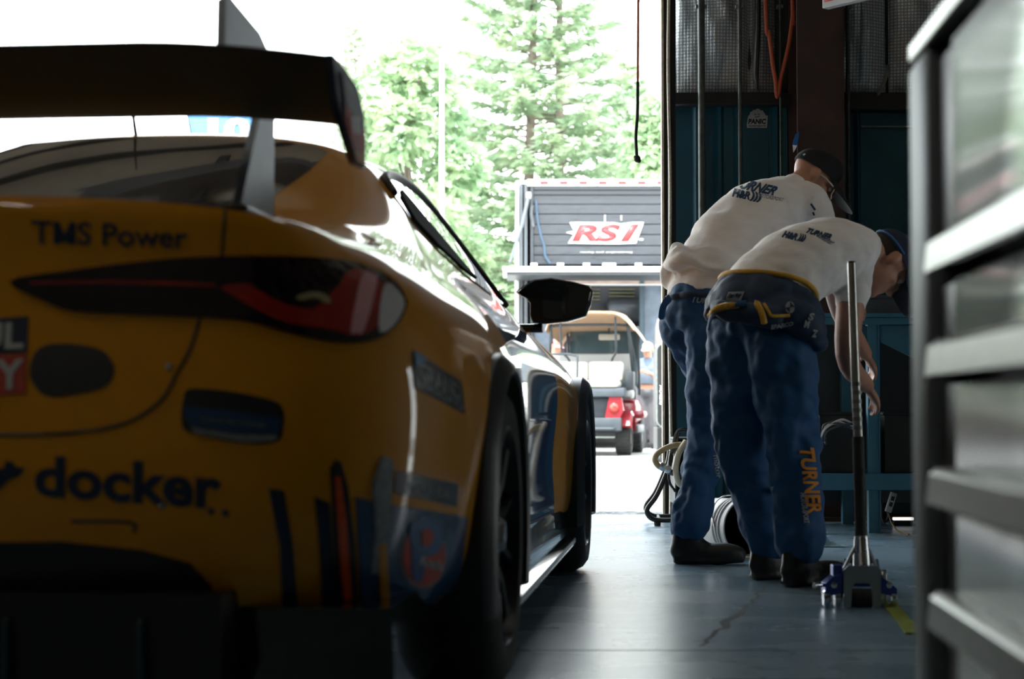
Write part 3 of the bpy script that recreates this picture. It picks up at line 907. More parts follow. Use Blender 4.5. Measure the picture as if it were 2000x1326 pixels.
line_on(BV, [(441, 404), (436, 450), (433, 503)], .0028, 'boot_seam', M['black_satin'], car)
line_on(BV, [(390, 622), (372, 680), (345, 730), (312, 785), (240, 828), (130, 846), (0, 849), (-120, 846), (-300, 846)], .0032, 'boot_seam', M['black_satin'], car)
lay([(92, 674), (140, 672), (195, 683), (218, 705), (222, 730), (205, 755), (160, 768), (100, 775), (68, 755), (58, 725), (68, 690)], 'boot_opening', M['vinyl_black'], .002, sm=4, label='dark rounded opening in the boot lid')
pk = lay([(372, 760), (450, 765), (530, 782), (552, 800), (552, 835), (540, 862), (480, 866), (375, 846), (355, 825), (358, 780)], 'bumper_vent', M['vinyl_black'], .002, sm=4, label='dark vent in the rear bumper')
lay([(360, 795), (450, 803), (548, 818), (546, 838), (540, 848), (460, 846), (372, 830), (359, 812)], 'vent_sticker', M['vinyl_blue'], .004, parent=pk, label='blue sticker in the vent')
lay([(372, 834), (460, 849), (542, 850), (536, 860), (480, 864), (380, 846)], 'vent_lip', M['vinyl_grey'], .005, parent=pk, label='grey lower lip')
drape(text2d('TURNER MOTORSPORT', [(392, 822), (520, 836), (520, 828), (392, 814)], .01), BV, 'sticker_text', M['vinyl_grey'], pk, off=.0055, skirt=-.004)
lay([(-260, 628), (0, 622), (55, 618), (53, 688), (0, 692), (-260, 695)], 'boot_plate', M['vinyl_navy'], .003, label='navy upper half of a square boot sticker')
lay([(-260, 697), (0, 694), (52, 690), (50, 768), (0, 771), (-260, 772)], 'boot_plate', M['vinyl_red'], .003, label='red lower half of a square boot sticker')
drape(text2d('UL', [(-46, 684), (46, 682), (50, 630), (-46, 632)], .03), BV, 'plate_text', M['vinyl_white'], car, off=.005)
drape(text2d('Y', [(-8, 762), (46, 760), (48, 702), (-8, 704)], .03), BV, 'plate_text', M['vinyl_white'], car, off=.005)
drape(text2d('T', [(62, 475), (100, 476), (101, 432), (62, 431)], .012), BV, 'sponsor_text', M['vinyl_navy'], car, off=.003)
lay([(105, 476), (105, 432.5), (115, 432.7), (126, 459), (137, 433.5), (147, 433.8), (147, 477.5), (139, 477.3), (139, 448), (129, 472), (123, 472), (113, 447), (113, 476.3)], 'sponsor_text', M['vinyl_navy'], .003, L=10)
drape(text2d('S Power', [(152, 478), (365, 485), (367, 443), (152, 433)], .012), BV, 'sponsor_text', M['vinyl_navy'], car, off=.003)
drape(text2d('docker', [(68, 969), (432, 995), (432, 910), (68, 888)], .03), BV, 'sponsor_text', M['vinyl_navy'], car, off=.003)
lay([(-160, 905), (-60, 905), (-20, 918), (8, 914), (12, 900), (24, 902), (32, 912), (48, 914), (36, 930), (18, 936), (0, 955), (-60, 985), (-150, 975)], 'sponsor_emblem', M['vinyl_navy'], .003)
lay([(524, 954), (553, 958), (570, 1060), (581, 1192), (552, 1192), (546, 1065)], 'navy_stripe', M['vinyl_navy'], .003)
lay([(614, 970), (642, 982), (650, 1080), (664, 1182), (631, 1182), (624, 1080)], 'navy_stripe', M['vinyl_navy'], .003)
sl = lay([(644, 915), (655, 898), (665, 903), (678, 950), (692, 1060), (698, 1182), (664, 1182), (652, 1060)], 'corner_slot', M['vinyl_black'], .002, sm=0)
lay([(652, 930), (662, 930), (673, 1010), (684, 1168), (668, 1168), (660, 1060)], 'reflector', M['reflector'], .005, parent=sl, label='orange red reflector strip')
fp = lay([(694, 972), (760, 985), (840, 997), (912, 1010), (900, 1100), (888, 1198), (704, 1184), (700, 1080)], 'flank_panel', M['vinyl_blue'], .003, label='blue lower panel of the rear flank')
lay([(726, 940), (745, 890), (765, 900), (760, 985), (752, 1060), (742, 1120), (724, 1118), (730, 1030)], 'grey_splash', M['vinyl_grey'], .005)
lay([(736, 1062), (750, 1060), (757, 1172), (740, 1174)], 'yellow_flash', M['vinyl_yellow'], .006)
import math as _m
lay([(822 + 45 * _m.cos(a * PI / 14), 1085 + 62 * _m.sin(a * PI / 14)) for a in range(28)], 'round_logo', M['vinyl_grey'], .005)
lay([(822 + 41 * _m.cos(a * PI / 14), 1085 + 57 * _m.sin(a * PI / 14)) for a in range(28)], 'round_logo', M['vinyl_red'], .0065, label='red disc of the round logo')
lay([(794, 1030), (806, 1018), (830, 1008), (852, 1025), (856, 1055), (846, 1080), (826, 1085), (818, 1130), (800, 1128), (798, 1080)], 'logo_letter', M['paint_blue'], .008, sm=2, label='blue letter P')
lay([(816, 1036), (830, 1030), (838, 1046), (830, 1062), (816, 1062)], 'logo_letter_eye', M['vinyl_red'], .0095, sm=2)
drape(text2d('fuels', [(812, 1100), (858, 1112), (858, 1094), (812, 1080)], .01, .3), BV, 'logo_text', M['vinyl_white'], car, off=.009)
lay([(771, 919), (893, 945), (890, 989), (768, 962)], 'flank_sticker', M['vinyl_black'], .003)
drape(text2d('TURNER', [(790, 955), (872, 973), (873, 958), (791, 940)], .02), BV, 'sticker_text', M['vinyl_grey'], car, off=.005)
lay([(805, 685), (898, 745), (906, 808), (809, 757)], 'flank_sticker', M['vinyl_black'], .003)
lay([(805, 685), (832, 702), (809, 720)], 'sticker_corner', M['vinyl_sky'], .0045, label='light blue sticker corner')
drape(text2d('GRAND', [(816, 742), (898, 786), (892, 752), (814, 706)], .04), BV, 'sticker_text', M['vinyl_grey'], car, off=.005)
drape(text2d('AGGRO', [(816, 757), (902, 803), (900, 789), (816, 744)], .02), BV, 'sticker_text', M['vinyl_grey'], car, off=.005)
lay([(-500, 1062), (0, 1060), (120, 1058), (280, 1075), (370, 1100), (410, 1140), (430, 1186), (560, 1188), (700, 1186), (890, 1200), (900, 1230), (900, 1420), (-500, 1420)], 'lower_valance', M['black_satin'], .003, L=24)  # black bumper bottom, with the darkness under the tail painted in
line_on(BV, [(140, 1018), (255, 1020), (262, 1040)], .003, 'plate_bracket', M['black_satin'], car, n=3)
for px, py in ((330, 716), (316, 988), (412, 998), (440, 1002)):
    p = hit(BV, px, py)
    b = NB(); bmesh.ops.create_uvsphere(b, u_segments=10, v_segments=6, radius=.006, matrix=Matrix.Translation(p))
    obj('rivet', b, M['steel'] if px < 400 else M['vinyl_navy'], car, world=True, smooth=80)
# ------------------------------------------------------------------ the yard outside
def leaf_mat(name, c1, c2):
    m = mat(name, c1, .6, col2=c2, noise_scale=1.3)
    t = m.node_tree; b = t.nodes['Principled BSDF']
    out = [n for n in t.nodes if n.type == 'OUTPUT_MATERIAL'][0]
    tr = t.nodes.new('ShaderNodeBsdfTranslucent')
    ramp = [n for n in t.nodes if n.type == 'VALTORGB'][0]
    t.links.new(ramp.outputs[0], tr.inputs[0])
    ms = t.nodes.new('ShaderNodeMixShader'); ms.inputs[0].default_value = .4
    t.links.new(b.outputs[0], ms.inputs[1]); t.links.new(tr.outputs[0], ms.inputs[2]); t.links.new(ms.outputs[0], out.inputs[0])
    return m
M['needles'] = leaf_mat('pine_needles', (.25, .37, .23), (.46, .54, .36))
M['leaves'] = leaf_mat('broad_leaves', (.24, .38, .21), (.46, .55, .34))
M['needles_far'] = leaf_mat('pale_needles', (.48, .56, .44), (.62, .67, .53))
M['bark'] = mat('bark', (.20, .16, .13), .9, noise_amt=.3, noise_scale=9, bump=.6, bump_scale=20)

def spray(bm, p, d, L, w, n, rng, droop=.15):
    """a fan of narrow leaf blades"""
    side = d.cross(Vector((0, 0, 1)))
    side = side.normalized() if side.length > 1e-3 else Vector((1, 0, 0))
    for k in range(n):
        a = (k / max(1, n - 1) - .5) * 2.3 + rng.uniform(-.2, .2)
        dd = (d * math.cos(a) + side * math.sin(a) + Vector((0, 0, rng.uniform(-.35, .4)))).normalized()
        l = L * rng.uniform(.6, 1.1)
        q = p + dd * l + Vector((0, 0, -droop * l))
        s = dd.cross(Vector((rng.uniform(-1, 1), rng.uniform(-1, 1), rng.uniform(-1, 1)))).normalized() * w * rng.uniform(.6, 1.2)
        mid = p.lerp(q, .55)
        bm.faces.new([bm.verts.new(v) for v in (p, mid + s, q, mid - s)])

def pine(base, H, rad, label, seed, m='needles', start=.12, trunks=1, dens=1.0, blade=.34):
    rng = random.Random(seed)
    t = thing('pine_tree', label, 'tree', base)
    t['group'] = 'trees beyond the trailer'
    tb = NB()
    for k in range(trunks):
        ox = (k - (trunks - 1) / 2) * .75
        add_tube(tb, [(ox, 0, -.3), (ox * 1.1, 0, H * .4), (ox * .9 + .1, 0, H * .75), (ox * .6, 0, H * (.98 - .05 * k))], [.20, .15, .09, .02], 8)
    f = NB(); lb = NB()
    nb = int(H * 12 * dens)
    for i in range(nb):
        v = start + (1 - start) * (i + rng.random()) / nb
        z = H * v
        r = rad * (1 - v) ** .75 * (.65 + .35 * rng.random()) * (1 if v > start + .12 else .75) + .25
        a = i * 2.39996 + rng.uniform(-.3, .3)
        ox = rng.choice([-.4, .4]) if trunks > 1 else 0
        d = Vector((math.cos(a), math.sin(a), 0))
        up = .30 - .25 * (1 - v)
        p0 = Vector((ox, 0, z)); p1 = p0 + d * r + Vector((0, 0, r * up))
        add_tube(lb, [p0, p0.lerp(p1, .5) + Vector((0, 0, -.04 * r)), p1], [.035, .022, .008], 4)
        ns = max(3, int(r * 5.2))
        for k in range(ns):
            u = .22 + .78 * (k + rng.random()) / ns
            p = p0.lerp(p1, u) + Vector((0, 0, -.04 * r * math.sin(PI * u)))
            for sgn in (-1, 1):
                dd = (d + d.cross(Vector((0, 0, 1))) * sgn * rng.uniform(.5, 1.2) + Vector((0, 0, rng.uniform(-.1, .25)))).normalized()
                spray(f, p + dd * rng.uniform(0, .25 * r * (1.1 - u)), dd, blade * rng.uniform(.8, 1.5), .062, 6, rng)
    obj('trunk', tb, M['bark'], t, smooth=60)
    o = obj('branches', lb, M['bark'], t, norm=False)
    o = obj('foliage', f, M[m], t, norm=False); o['kind'] = 'stuff'
    return t

def broadleaf(base, H, rad, label, seed, m='leaves', n=2600, z0=.25):
    rng = random.Random(seed)
    t = thing('leafy_tree', label, 'tree', base)
    t['group'] = 'trees beyond the trailer'
    tb = NB(); add_tube(tb, [(0, 0, -.3), (.1, 0, H * .3), (-.1, .1, H * .6), (0, 0, H * .9)], [.16, .12, .08, .02], 8)
    f = NB()
    blobs = []
    for k in range(20):
        v = z0 + (1 - z0) * k / 20
        w = rad * math.sin(PI * min(1, (v - z0) / (1 - z0) * .85 + .15)) ** .7
        a = k * 2.4
        c = Vector((math.cos(a) * w * .62, math.sin(a) * w * .62, H * v))
        blobs.append((c, rad * rng.uniform(.28, .46)))
        add_tube(tb, [(0, 0, H * (v - .12)), c.lerp(Vector((0, 0, H * v)), .4), c], [.05, .03, .01], 5)
    for k in range(n):
        c, r = rng.choice(blobs)
        d = Vector((rng.gauss(0, 1), rng.gauss(0, 1), rng.gauss(0, 1))).normalized()
        spray(f, c + d * r * rng.uniform(.55, 1.05), d, .30, .085, 3, rng, .3)
    obj('trunk', tb, M['bark'], t, smooth=60)
    o = obj('foliage', f, M[m], t, norm=False); o['kind'] = 'stuff'
    return t

def g(px, Y): return (at(px, 800, Y).x, Y, 0)
pine(g(1062, 48), 15.6, 4.4, 'tallest pine, twin trunked, above the black trailer', 11, trunks=2, start=.16)
pine(g(1225, 60), 12.2, 3.0, 'mid-height pine behind the right half of the trailer roof', 12, start=.10, dens=.9)
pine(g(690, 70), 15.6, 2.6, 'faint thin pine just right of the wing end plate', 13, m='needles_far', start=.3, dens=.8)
broadleaf(g(800, 40.3), 8.9, 2.0, 'leafy tree behind the slim white lamp pole', 14, n=3600, z0=.08)
broadleaf(g(900, 66), 9.2, 1.9, 'pale leafy tree between lamp pole and tall pine', 15, n=2600, z0=.08)
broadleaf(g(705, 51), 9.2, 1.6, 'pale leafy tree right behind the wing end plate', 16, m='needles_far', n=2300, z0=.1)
broadleaf(g(1290, 42.5), 8.0, 1.3, 'leafy tree cut off by the door jamb', 17, n=2600, z0=.1)
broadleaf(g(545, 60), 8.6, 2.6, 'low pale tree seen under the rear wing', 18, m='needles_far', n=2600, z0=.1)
broadleaf(g(975, 80), 7.4, 2.8, 'low broad tree left of the trailer', 19, n=2800, z0=.02)
broadleaf(g(1135, 72), 9.0, 3.4, 'dense dark green tree at the back over the trailer', 20, n=3600, z0=.02)

# slim lamp pole
lp = thing('lamp_pole', 'slim white lamp pole rising behind the car roof', 'pole', g(862, 36))
zt = at(862, 106, 36).z
obj('pole', tube([(0, 0, 0), (0, 0, zt * .5), (0, 0, zt)], [.065, .055, .04], 10), mat('white_pole', (.75, .76, .75), .5, noise_amt=.05), lp, smooth=60)
obj('pole_base', bx((-.18, -.18, 0), (.18, .18, .25), .03), M['galv'], lp)
obj('pole_cap', lathe([(.045, zt), (.05, zt + .03), (.0, zt + .06)], 10), M['galv'], lp, smooth=60)

# number board standing beyond the car
M['board_blue'] = mat('board_blue', (.16, .40, .80), .5, noise_amt=.06)
M['board_white'] = mat('board_white', (.9, .9, .9), .5, noise_amt=.03)
nb_y = 13.5
nbp = thing('number_board', 'blue tapered number board above the car roof, below the wing', 'sign', (at(440, 800, nb_y).x, nb_y, 0))
def nbx(px): return at(px, 800, nb_y).x - nbp.location.x
def nbz(py): return at(440, py, nb_y).z
ol = [(nbx(352), nbz(168)), (nbx(537), nbz(168)), (nbx(512), nbz(300)), (nbx(377), nbz(300))]
obj('board', bevel_all(prism(ol, .03, 'y', 0), .004), M['board_blue'], nbp)
obj('board_edge', tube([(x, 0, z) for x, z in ol], .010, 6, closed=True), M['vinyl_navy'], nbp)
lab = [(nbx(374), nbz(196)), (nbx(381), nbz(204)), (nbx(400), nbz(206.5)), (nbx(430), nbz(206.5)), (nbx(455), nbz(202)), (nbx(470), nbz(198)), (nbx(480), nbz(178)), (nbx(480), nbz(172)), (nbx(368), nbz(172))]
obj('name_label', prism(lab, .004, 'y', -.004), M['board_white'], nbp)
flat_text('MINI PASS', 'name_text', M['vinyl_navy'], (nbx(394), -.006, nbz(200)), (nbx(460) - nbx(394), 0, 0), (0, 0, nbz(188) - nbz(200)), nbp, .002, .02, world=False)
flat_text('10', 'board_number', M['board_white'], (nbx(402), -.001, nbz(282)), (nbx(487) - nbx(402), 0, 0), (0, 0, nbz(229) - nbz(282)), nbp, .004, .06, world=False)
obj('post', tube([(0, .05, 0), (0, .05, nbz(180))], .025, 10), M['galv'], nbp, smooth=60)
obj('foot_plate', bx((-.3, -.2, -.03), (.3, .3, .02), .005), M['galv'], nbp)

# ------------------------------------------------------------------ transporter
M['tr_dark'] = mat('trailer_dark', (.024, .028, .035), .34, coat=.25, noise_amt=.2, noise_scale=4, stretch=(1, 1, 6), rough_var=.1)
M['tr_black'] = mat('trailer_black', (.02, .026, .036), .3, coat=.3, noise_amt=.1)
M['tr_grey'] = mat('trailer_frame', (.09, .10, .11), .4, metal=.4, noise_amt=.1)
M['tr_white'] = mat('trailer_white', (.72, .72, .70), .4, noise_amt=.05)
M['tr_red'] = mat('trailer_red', (.38, .025, .028), .4, noise_amt=.05)
TY = 29.4
PY = TY - 1.5
tr = thing('race_trailer', 'black race transporter with raised tail lift and red and white lettering', 'trailer', (0, TY, 0))
def tx(px, Y=TY): return at(px, 800, Y).x
def tz(py, Y=TY): return at(1150, py, Y).z
TX0, TX1, TZ1 = tx(1008), tx(1340), tz(352)
TZ0 = tz(838)
def tb(name, a, b, m, bev=.01, parent=tr, label=None): return obj(name, bx((a[0], a[1] - TY, a[2]), (b[0], b[1] - TY, b[2]), bev), m, parent, label=label)
tb('side_wall', (TX0, TY + .05, TZ0), (TX0 + .06, TY + 11, TZ1 - .05), M['tr_white'])
tb('side_wall', (TX1 - .06, TY + .05, TZ0), (TX1, TY + 11, TZ1 - .05), M['tr_white'])
tb('roof_panel', (TX0, TY + .05, TZ1 - .06), (TX1, TY + 11, TZ1), M['tr_white'])
tb('floor_panel', (TX0, TY + .05, TZ0 - .1), (TX1, TY + 11, TZ0 + .05), M['tr_black'])
tb('front_wall', (TX0, TY + 10.9, TZ0), (TX1, TY + 11, TZ1), M['tr_black'])
tb('corner_post', (TX0, TY - .06, TZ0), (tx(1013), TY + .05, tz(362)), M['tr_white'])
tb('corner_post', (tx(1013.5), TY - .03, TZ0), (tx(1021), TY + .05, tz(362)), M['tr_grey'])
tb('corner_post', (tx(1024), TY - .05, TZ0), (tx(1030), TY + .05, tz(362)), M['tr_grey'])
tb('corner_post', (tx(1036), TY - .03, TZ0), (tx(1042), TY + .05, tz(362)), M['tr_black'])
tb('corner_post', (tx(1316), TY - .05, TZ0), (TX1, TY + .05, tz(362)), M['tr_grey'])
rail = tb('top_rail', (tx(1030), TY - .08, tz(364)), (TX1, TY + .05, TZ1 + .005), M['tr_white'])
for k in range(8):
    x = 1055 + k * 38.2
    obj('marker_block', bx((tx(x), -.088, tz(361.5)), (tx(x + 16), -.078, tz(355)), 0), M['tr_red'], rail)
tb('rail_shadow_gap', (tx(1042), TY + .0, tz(371)), (tx(1316), TY + .04, tz(364)), M['tr_black'])
# upper folding door: wide horizontal planks, each its own
zs = [tz(371), tz(381), tz(399), tz(418), tz(438), tz(458), tz(480), tz(498), tz(517)]
for k in range(8):
    tb('door_plank', (tx(1042), TY + .02 + .006 * (k % 2), zs[k + 1] + .008), (tx(1316), TY + .06, zs[k] - .004), M['tr_dark'], .008)
# lettering on the upper door
def panel(poly, name, m, off, d=.006, parent=tr): return obj(name, prism([(tx(x), tz(y)) for x, y in poly], d, 'y', off), m, parent)
panel([(1113, 434.5), (1126, 434), (1200, 434.5), (1212, 437), (1236, 434), (1258.5, 434), (1243, 475), (1208, 476.5), (1158, 476), (1110, 475), (1121, 458), (1106, 454), (1122, 451)], 'logo_plate', M['tr_white'], -.004)
flat_text('RS', 'logo_letters', M['tr_red'], (tx(1117), -.012, tz(472)), (tx(1213) - tx(1117), 0, 0), (0, 0, tz(438) - tz(472)), tr, .006, .045, .25, world=False)
flat_text('1', 'logo_letters', M['tr_red'], (tx(1212), -.012, tz(472)), (tx(1250) - tx(1212), 0, 0), (0, 0, tz(438) - tz(472)), tr, .006, .05, .35, world=False)
flat_text('racing and engineering', 'small_lettering', M['tr_white'], (tx(1134), -.004, tz(494)), (tx(1236) - tx(1134), 0, 0), (0, 0, tz(491) - tz(494)), tr, .004, 0, 0, world=False)
for px, y0, y1 in ((1181.5, 420, 433), (1213.5, 421, 430)):
    tb('door_cleat', (tx(px), TY - .01, tz(y1)), (tx(px + 1.6), TY + .02, tz(y0)), M['tr_white'], 0)
tb('door_cleat', (tx(1249), TY - .01, tz(469)), (tx(1257), TY + .02, tz(466)), M['tr_white'], 0)
# lift platform folded level, with its ram arms and hinge lugs

plat = tb('lift_platform', (tx(982, PY), PY, tz(530.5, PY)), (tx(1345, PY), TY - .08, tz(520.5, PY)), M['tr_white'])
tb('platform_underside', (tx(990, PY), PY + .1, tz(536, PY)), (tx(1340, PY), TY - .1, tz(530.6, PY)), M['tr_grey'], .004, plat)
for px in (1043, 1095, 1146, 1184, 1197, 1248, 1300):
    obj('hinge_lug', lathe([(0, -.05), (.045, -.05), (.045, .05), (0, .05)], 12, Matrix.Translation((tx(px, PY), PY + .04 - TY, tz(519, PY))) @ AXX), M['tr_white'], plat, smooth=40)
obj('lift_arm', tube([(tx(1033), -.10, tz(384)), (tx(1020, TY - .5), -.5, tz(440, TY - .5)), (tx(996, PY + .1), -1.35, tz(512, PY + .1))], [.035, .03, .022], 8), M['tr_grey'], plat, smooth=60)
obj('lift_arm', tube([(tx(1322), -.10, tz(384)), (tx(1330, PY + .1), -1.35, tz(512, PY + .1))], [.035, .022], 8), M['tr_grey'], plat, smooth=60)
obj('arm_bracket', bx((tx(1028), -.16, tz(390)), (tx(1037), -.03, tz(377)), .02), M['tr_white'], plat)
# ladder-like rope and blue cable hanging inside the left post
rp = catmull([(tx(1047), -.05, tz(392)), (tx(1050), -.06, tz(430)), (tx(1057), -.06, tz(462)), (tx(1063), -.06, tz(482)), (tx(1065), -.06, tz(500)), (tx(1074), -.06, tz(515))], 6)
obj('blue_cable', tube(rp, .022, 7), mat('slate_blue', (.03, .06, .10), .5, noise_amt=.1), tr, smooth=60)
for y in (473, 478, 511): tb('rope_rung', (tx(1044), TY - .07, tz(y + 1)), (tx(1064), TY - .05, tz(y)), M['tr_black'], .004)
obj('light_cable', tube(catmull([(tx(1039), -.06, tz(402)), (tx(1038), -.06, tz(420)), (tx(1041), -.06, tz(440)), (tx(1042), -.06, tz(444))], 5), .03, 7), M['tr_grey'], tr, smooth=60)
# lower bay: header, recessed black doors with slats, posts
tb('bay_header', (tx(1042), TY + .0, tz(556)), (tx(1316), TY + .06, tz(537)), mat('rust_grey', (.22, .17, .15), .35, noise_amt=.3, noise_scale=5, stretch=(1, 1, 4)))
tb('bay_header_edge', (tx(1042), TY - .03, tz(557.5)), (tx(1316), TY + .02, tz(555)), M['tr_white'], 0)
tb('bay_back', (tx(1042), TY + 1.4, TZ0), (tx(1316), TY + 1.45, tz(537)), M['tr_black'])
tb('bay_post', (tx(1249.5), TY - .02, TZ0), (tx(1258.5), TY + .12, tz(537)), mat('teal_post', (.025, .05, .07), .45, noise_amt=.1))
tb('bay_post', (tx(1094), TY - .02, TZ0), (tx(1102), TY + .12, tz(537)), M['tr_black'])
for c0, c1 in ((1138, 1172), (1190, 1240)):
    for k, y in enumerate((565, 571.5, 578, 584.5)):  # light reflected on the slats, painted as pale yellow
        tb('slat', (tx(c0, TY + 1.3), TY + 1.28, tz(y + 1.4, TY + 1.3)), (tx(c1, TY + 1.3), TY + 1.34, tz(y, TY + 1.3)), mat('slat_reflection', (.30, .28, .10), .4, noise_amt=.1) if k == 0 and c0 == 1138 else bpy.data.materials['slat_reflection'], 0)
tb('bay_side_panel', (tx(1259), TY + .06, TZ0), (tx(1316), TY + .10, tz(557)), mat('blue_grey_panel', (.10, .13, .17), .25, coat=.4, noise_amt=.35, noise_scale=3))
tb('bay_side_panel', (tx(1043), TY + .06, TZ0), (tx(1093), TY + .10, tz(557)), bpy.data.materials['blue_grey_panel'])
tb('bumper_beam', (TX0, TY - .1, tz(850)), (TX1, TY + .1, tz(838)), M['tr_black'])
for sx in (TX0 + .15, TX1 - .45):
    for yy in (3.2, 4.4):
        obj('trailer_wheel', lathe([(.0, -.02), (.25, 0), (.30, .02), (.48, .02), (.5, .05), (.5, .25), (.48, .28), (.2, .28), (0, .26)], 28, Matrix.Translation((sx, yy, .5)) @ AXX), M['rubber'], tr, smooth=40)
for x in (TX0 + .4, TX1 - .4):
    obj('trailer_leg', bx((x - .06, 8.0, -.02), (x + .06, 8.12, TZ0 - .05), .01), M['tr_grey'], tr)
tank = NB(); add_lathe(tank, [(0, -.30), (.16, -.30), (.2, -.25), (.2, .25), (.16, .30), (0, .30)], 20, Matrix.Translation((tx(1220, TY + 1), .9, tz(606, TY + 1))) @ AXX)
o = obj('air_tank', tank, M['tr_grey'], tr, smooth=40)

# white van seen as a sliver between the cart and the jamb
M['van_white'] = mat('van_white', (.70, .71, .70), .3, coat=.6, noise_amt=.04)
vn = thing('white_van', 'white van parked right of the golf cart, mostly behind the jamb', 'van', (at(1325, 800, 21).x + .7, 21.0, -.03))
prof = [(-.0, .42), (.0, .62), (.06, .80), (.55, .92), (1.0, 1.02), (1.45, 1.75), (1.9, 1.92), (4.2, 1.95), (4.6, 1.85), (4.7, .9), (4.68, .42)]
vb = NB()
secs = []
for x, sc, dz in ((-.62, .90, -.06), (-.55, .97, -.015), (-.3, 1, 0), (.3, 1, 0), (.9, 1, 0), (1.15, .97, -.015), (1.22, .90, -.06)):
    secs.append([vb.verts.new((x, 2.3 + (y - 2.3) * sc, z + dz * (1 if z > .5 else -.5))) for y, z in prof])
for A, B in zip(secs[:-1], secs[1:]):
    for k in range(len(prof)): vb.faces.new((A[k], A[(k + 1) % len(prof)], B[(k + 1) % len(prof)], B[k]))
vb.faces.new(secs[0]); vb.faces.new(secs[-1][::-1])
obj('van_body', vb, M['van_white'], vn, smooth=35)
obj('van_windscreen', prism([(-.45, 0), (1.05, 0), (.95, .74), (-.35, .74)], .03, 'z', 0), M['glass_dark'], vn).matrix_local = Matrix.Translation((0, .98, 1.05)) @ Matrix.Rotation(R(60), 4, 'X')
obj('van_lamp', lathe([(0, 0), (.09, .01), (.10, .05), (0, .06)], 16, Matrix.Translation((-.47, .02, .70)) @ Matrix.Rotation(PI / 2, 4, 'X')), M['chrome'], vn, smooth=50)
obj('van_bumper', bx((-.58, -.05, .40), (1.18, .12, .56), .04), M['tr_white'], vn)
for x in (-.55, .95):
    for y in (.85, 3.8):
        obj('van_wheel', lathe([(0, .02), (.2, 0), (.33, .0), (.35, .03), (.35, .19), (.33, .22), (0, .22)], 24, Matrix.Translation((x, y, .32)) @ AXX), M['rubber'], vn, smooth=40)

# black tool trolley with rounded corners against the yard side of the jamb
tt_y = 20.0
cs = thing('equipment_case', 'tall black rounded equipment case peeking out left of the jamb', 'case', (at(1310, 800, tt_y).x, tt_y, 0))
x0 = at(1283, 800, tt_y).x - cs.location.x
zc0, zc1 = at(1290, 835, tt_y).z, at(1290, 671, tt_y).z
ol = rrect(.42, zc1 - zc0, .085, 6, x0 + .21, (zc0 + zc1) / 2)
obj('case_body', bevel_all(prism(ol, .5, 'y', 0), .01), M['black_satin'], cs, smooth=40)
obj('case_edge', tube([(x, -.004, z) for x, z in ol], .010, 6, closed=True), M['galv'], cs, smooth=60)
flat_text('PITBOX', 'case_text', M['tr_white'], (x0 + .075, -.001, at(1290, 790, tt_y).z), (0, 0, .22), (-.045, 0, 0), cs, .003, .01, world=False)
for sx in (x0 + .06, x0 + .36):
    for y in (.08, .42):
        obj('caster', lathe([(0, -.02), (.05, -.02), (.06, -.01), (.06, .01), (.05, .02), (0, .02)], 14, Matrix.Translation((sx, y, .06)) @ AXX), M['rubber'], cs, smooth=40)
        obj('caster_fork', bx((sx - .03, y - .012, .05), (sx + .03, y + .012, zc0 + .01), .003), M['galv'], cs)
obj('trolley_deck', bx((x0 - .0, -.02, .15), (x0 + .42, .52, zc0 + .005), .01), M['black_satin'], cs)

# ------------------------------------------------------------------ golf cart
M['cart_tan'] = mat('cart_tan', (.40, .25, .145), .55, noise_amt=.05)
M['cart_cream'] = mat('cart_cream', (.46, .44, .38), .6, noise_amt=.05, bump=.1, bump_scale=30)
M['cart_black'] = mat('cart_black', (.018, .024, .030), .5, noise_amt=.1)
M['cart_grey'] = mat('cart_grey', (.055, .068, .080), .5, noise_amt=.1)
M['cart_red'] = mat('cart_red', (.26, .014, .022), .3, coat=.7, noise_amt=.05)
M['cart_lens'] = mat('cart_lens', (.55, .03, .018), .2, coat=.8, noise_amt=.05)
M['cart_beige'] = mat('cart_beige', (.26, .26, .25), .5, noise_amt=.05)
gp = at(1152, 885, 24.75)
gc = thing('golf_cart', 'four-seat golf cart with tan roof, cream rear seat and red fenders', 'golf cart', (gp.x, 24.75, -.03), R(-9.5))
def gtire(x, y, w=.21, r=.235):
    T = Matrix.Translation((x, y, r)) @ AXX
    o = obj('tire', lathe([(.11, -w / 2), (.2, -w / 2), (r - .01, -w / 2 + .02), (r, -w / 2 + .05), (r, w / 2 - .05), (r - .01, w / 2 - .02), (.2, w / 2), (.11, w / 2)], 28, T, close=True), M['rubber'], gc, smooth=40)
    obj('wheel_disc', lathe([(0, -w / 2 + .03), (.11, -w / 2 + .01), (.115, 0), (.11, w / 2 - .01), (0, w / 2 - .03)], 20, T), M['cart_beige'], o, smooth=40)
    tr_ = NB()
    for k in range(22):
        a = 2 * PI * k / 22
        add_box(tr_, (0, 0, 0), (w * .86, .022, .012))
        vs_ = tr_.verts[:][-8:] if hasattr(tr_.verts, '__getitem__') else []
        bmesh.ops.transform(tr_, matrix=Matrix.Translation((x, y + r * math.cos(a), r + r * math.sin(a))) @ Matrix.Rotation(a - PI / 2, 4, 'X'), verts=list(tr_.verts)[-8:])
    obj('tread', tr_, M['rubber'], o)
for x in (-.46, .46):
    gtire(x, .12); gtire(x, 1.80)
def gb(name, a, b, m, bev=.015, parent=gc): return obj(name, bx(a, b, bev), m, parent, smooth=30)
gb('chassis', (-.42, -.1, .26), (.42, 2.1, .36), M['cart_black'])
gb('rear_foot_plate', (-.57, -.62, .36), (.40, -.30, .39), M['cart_grey'])
gb('rear_bumper', (-.60, -.34, .34), (.47, -.24, .52), M['cart_grey'])
gb('engine_cover', (-.44, -.22, .40), (.30, .35, .80), M['cart_black'])
gb('seat_base', (-.60, -.34, .80), (.52, .55, .93), M['cart_grey'], .03)
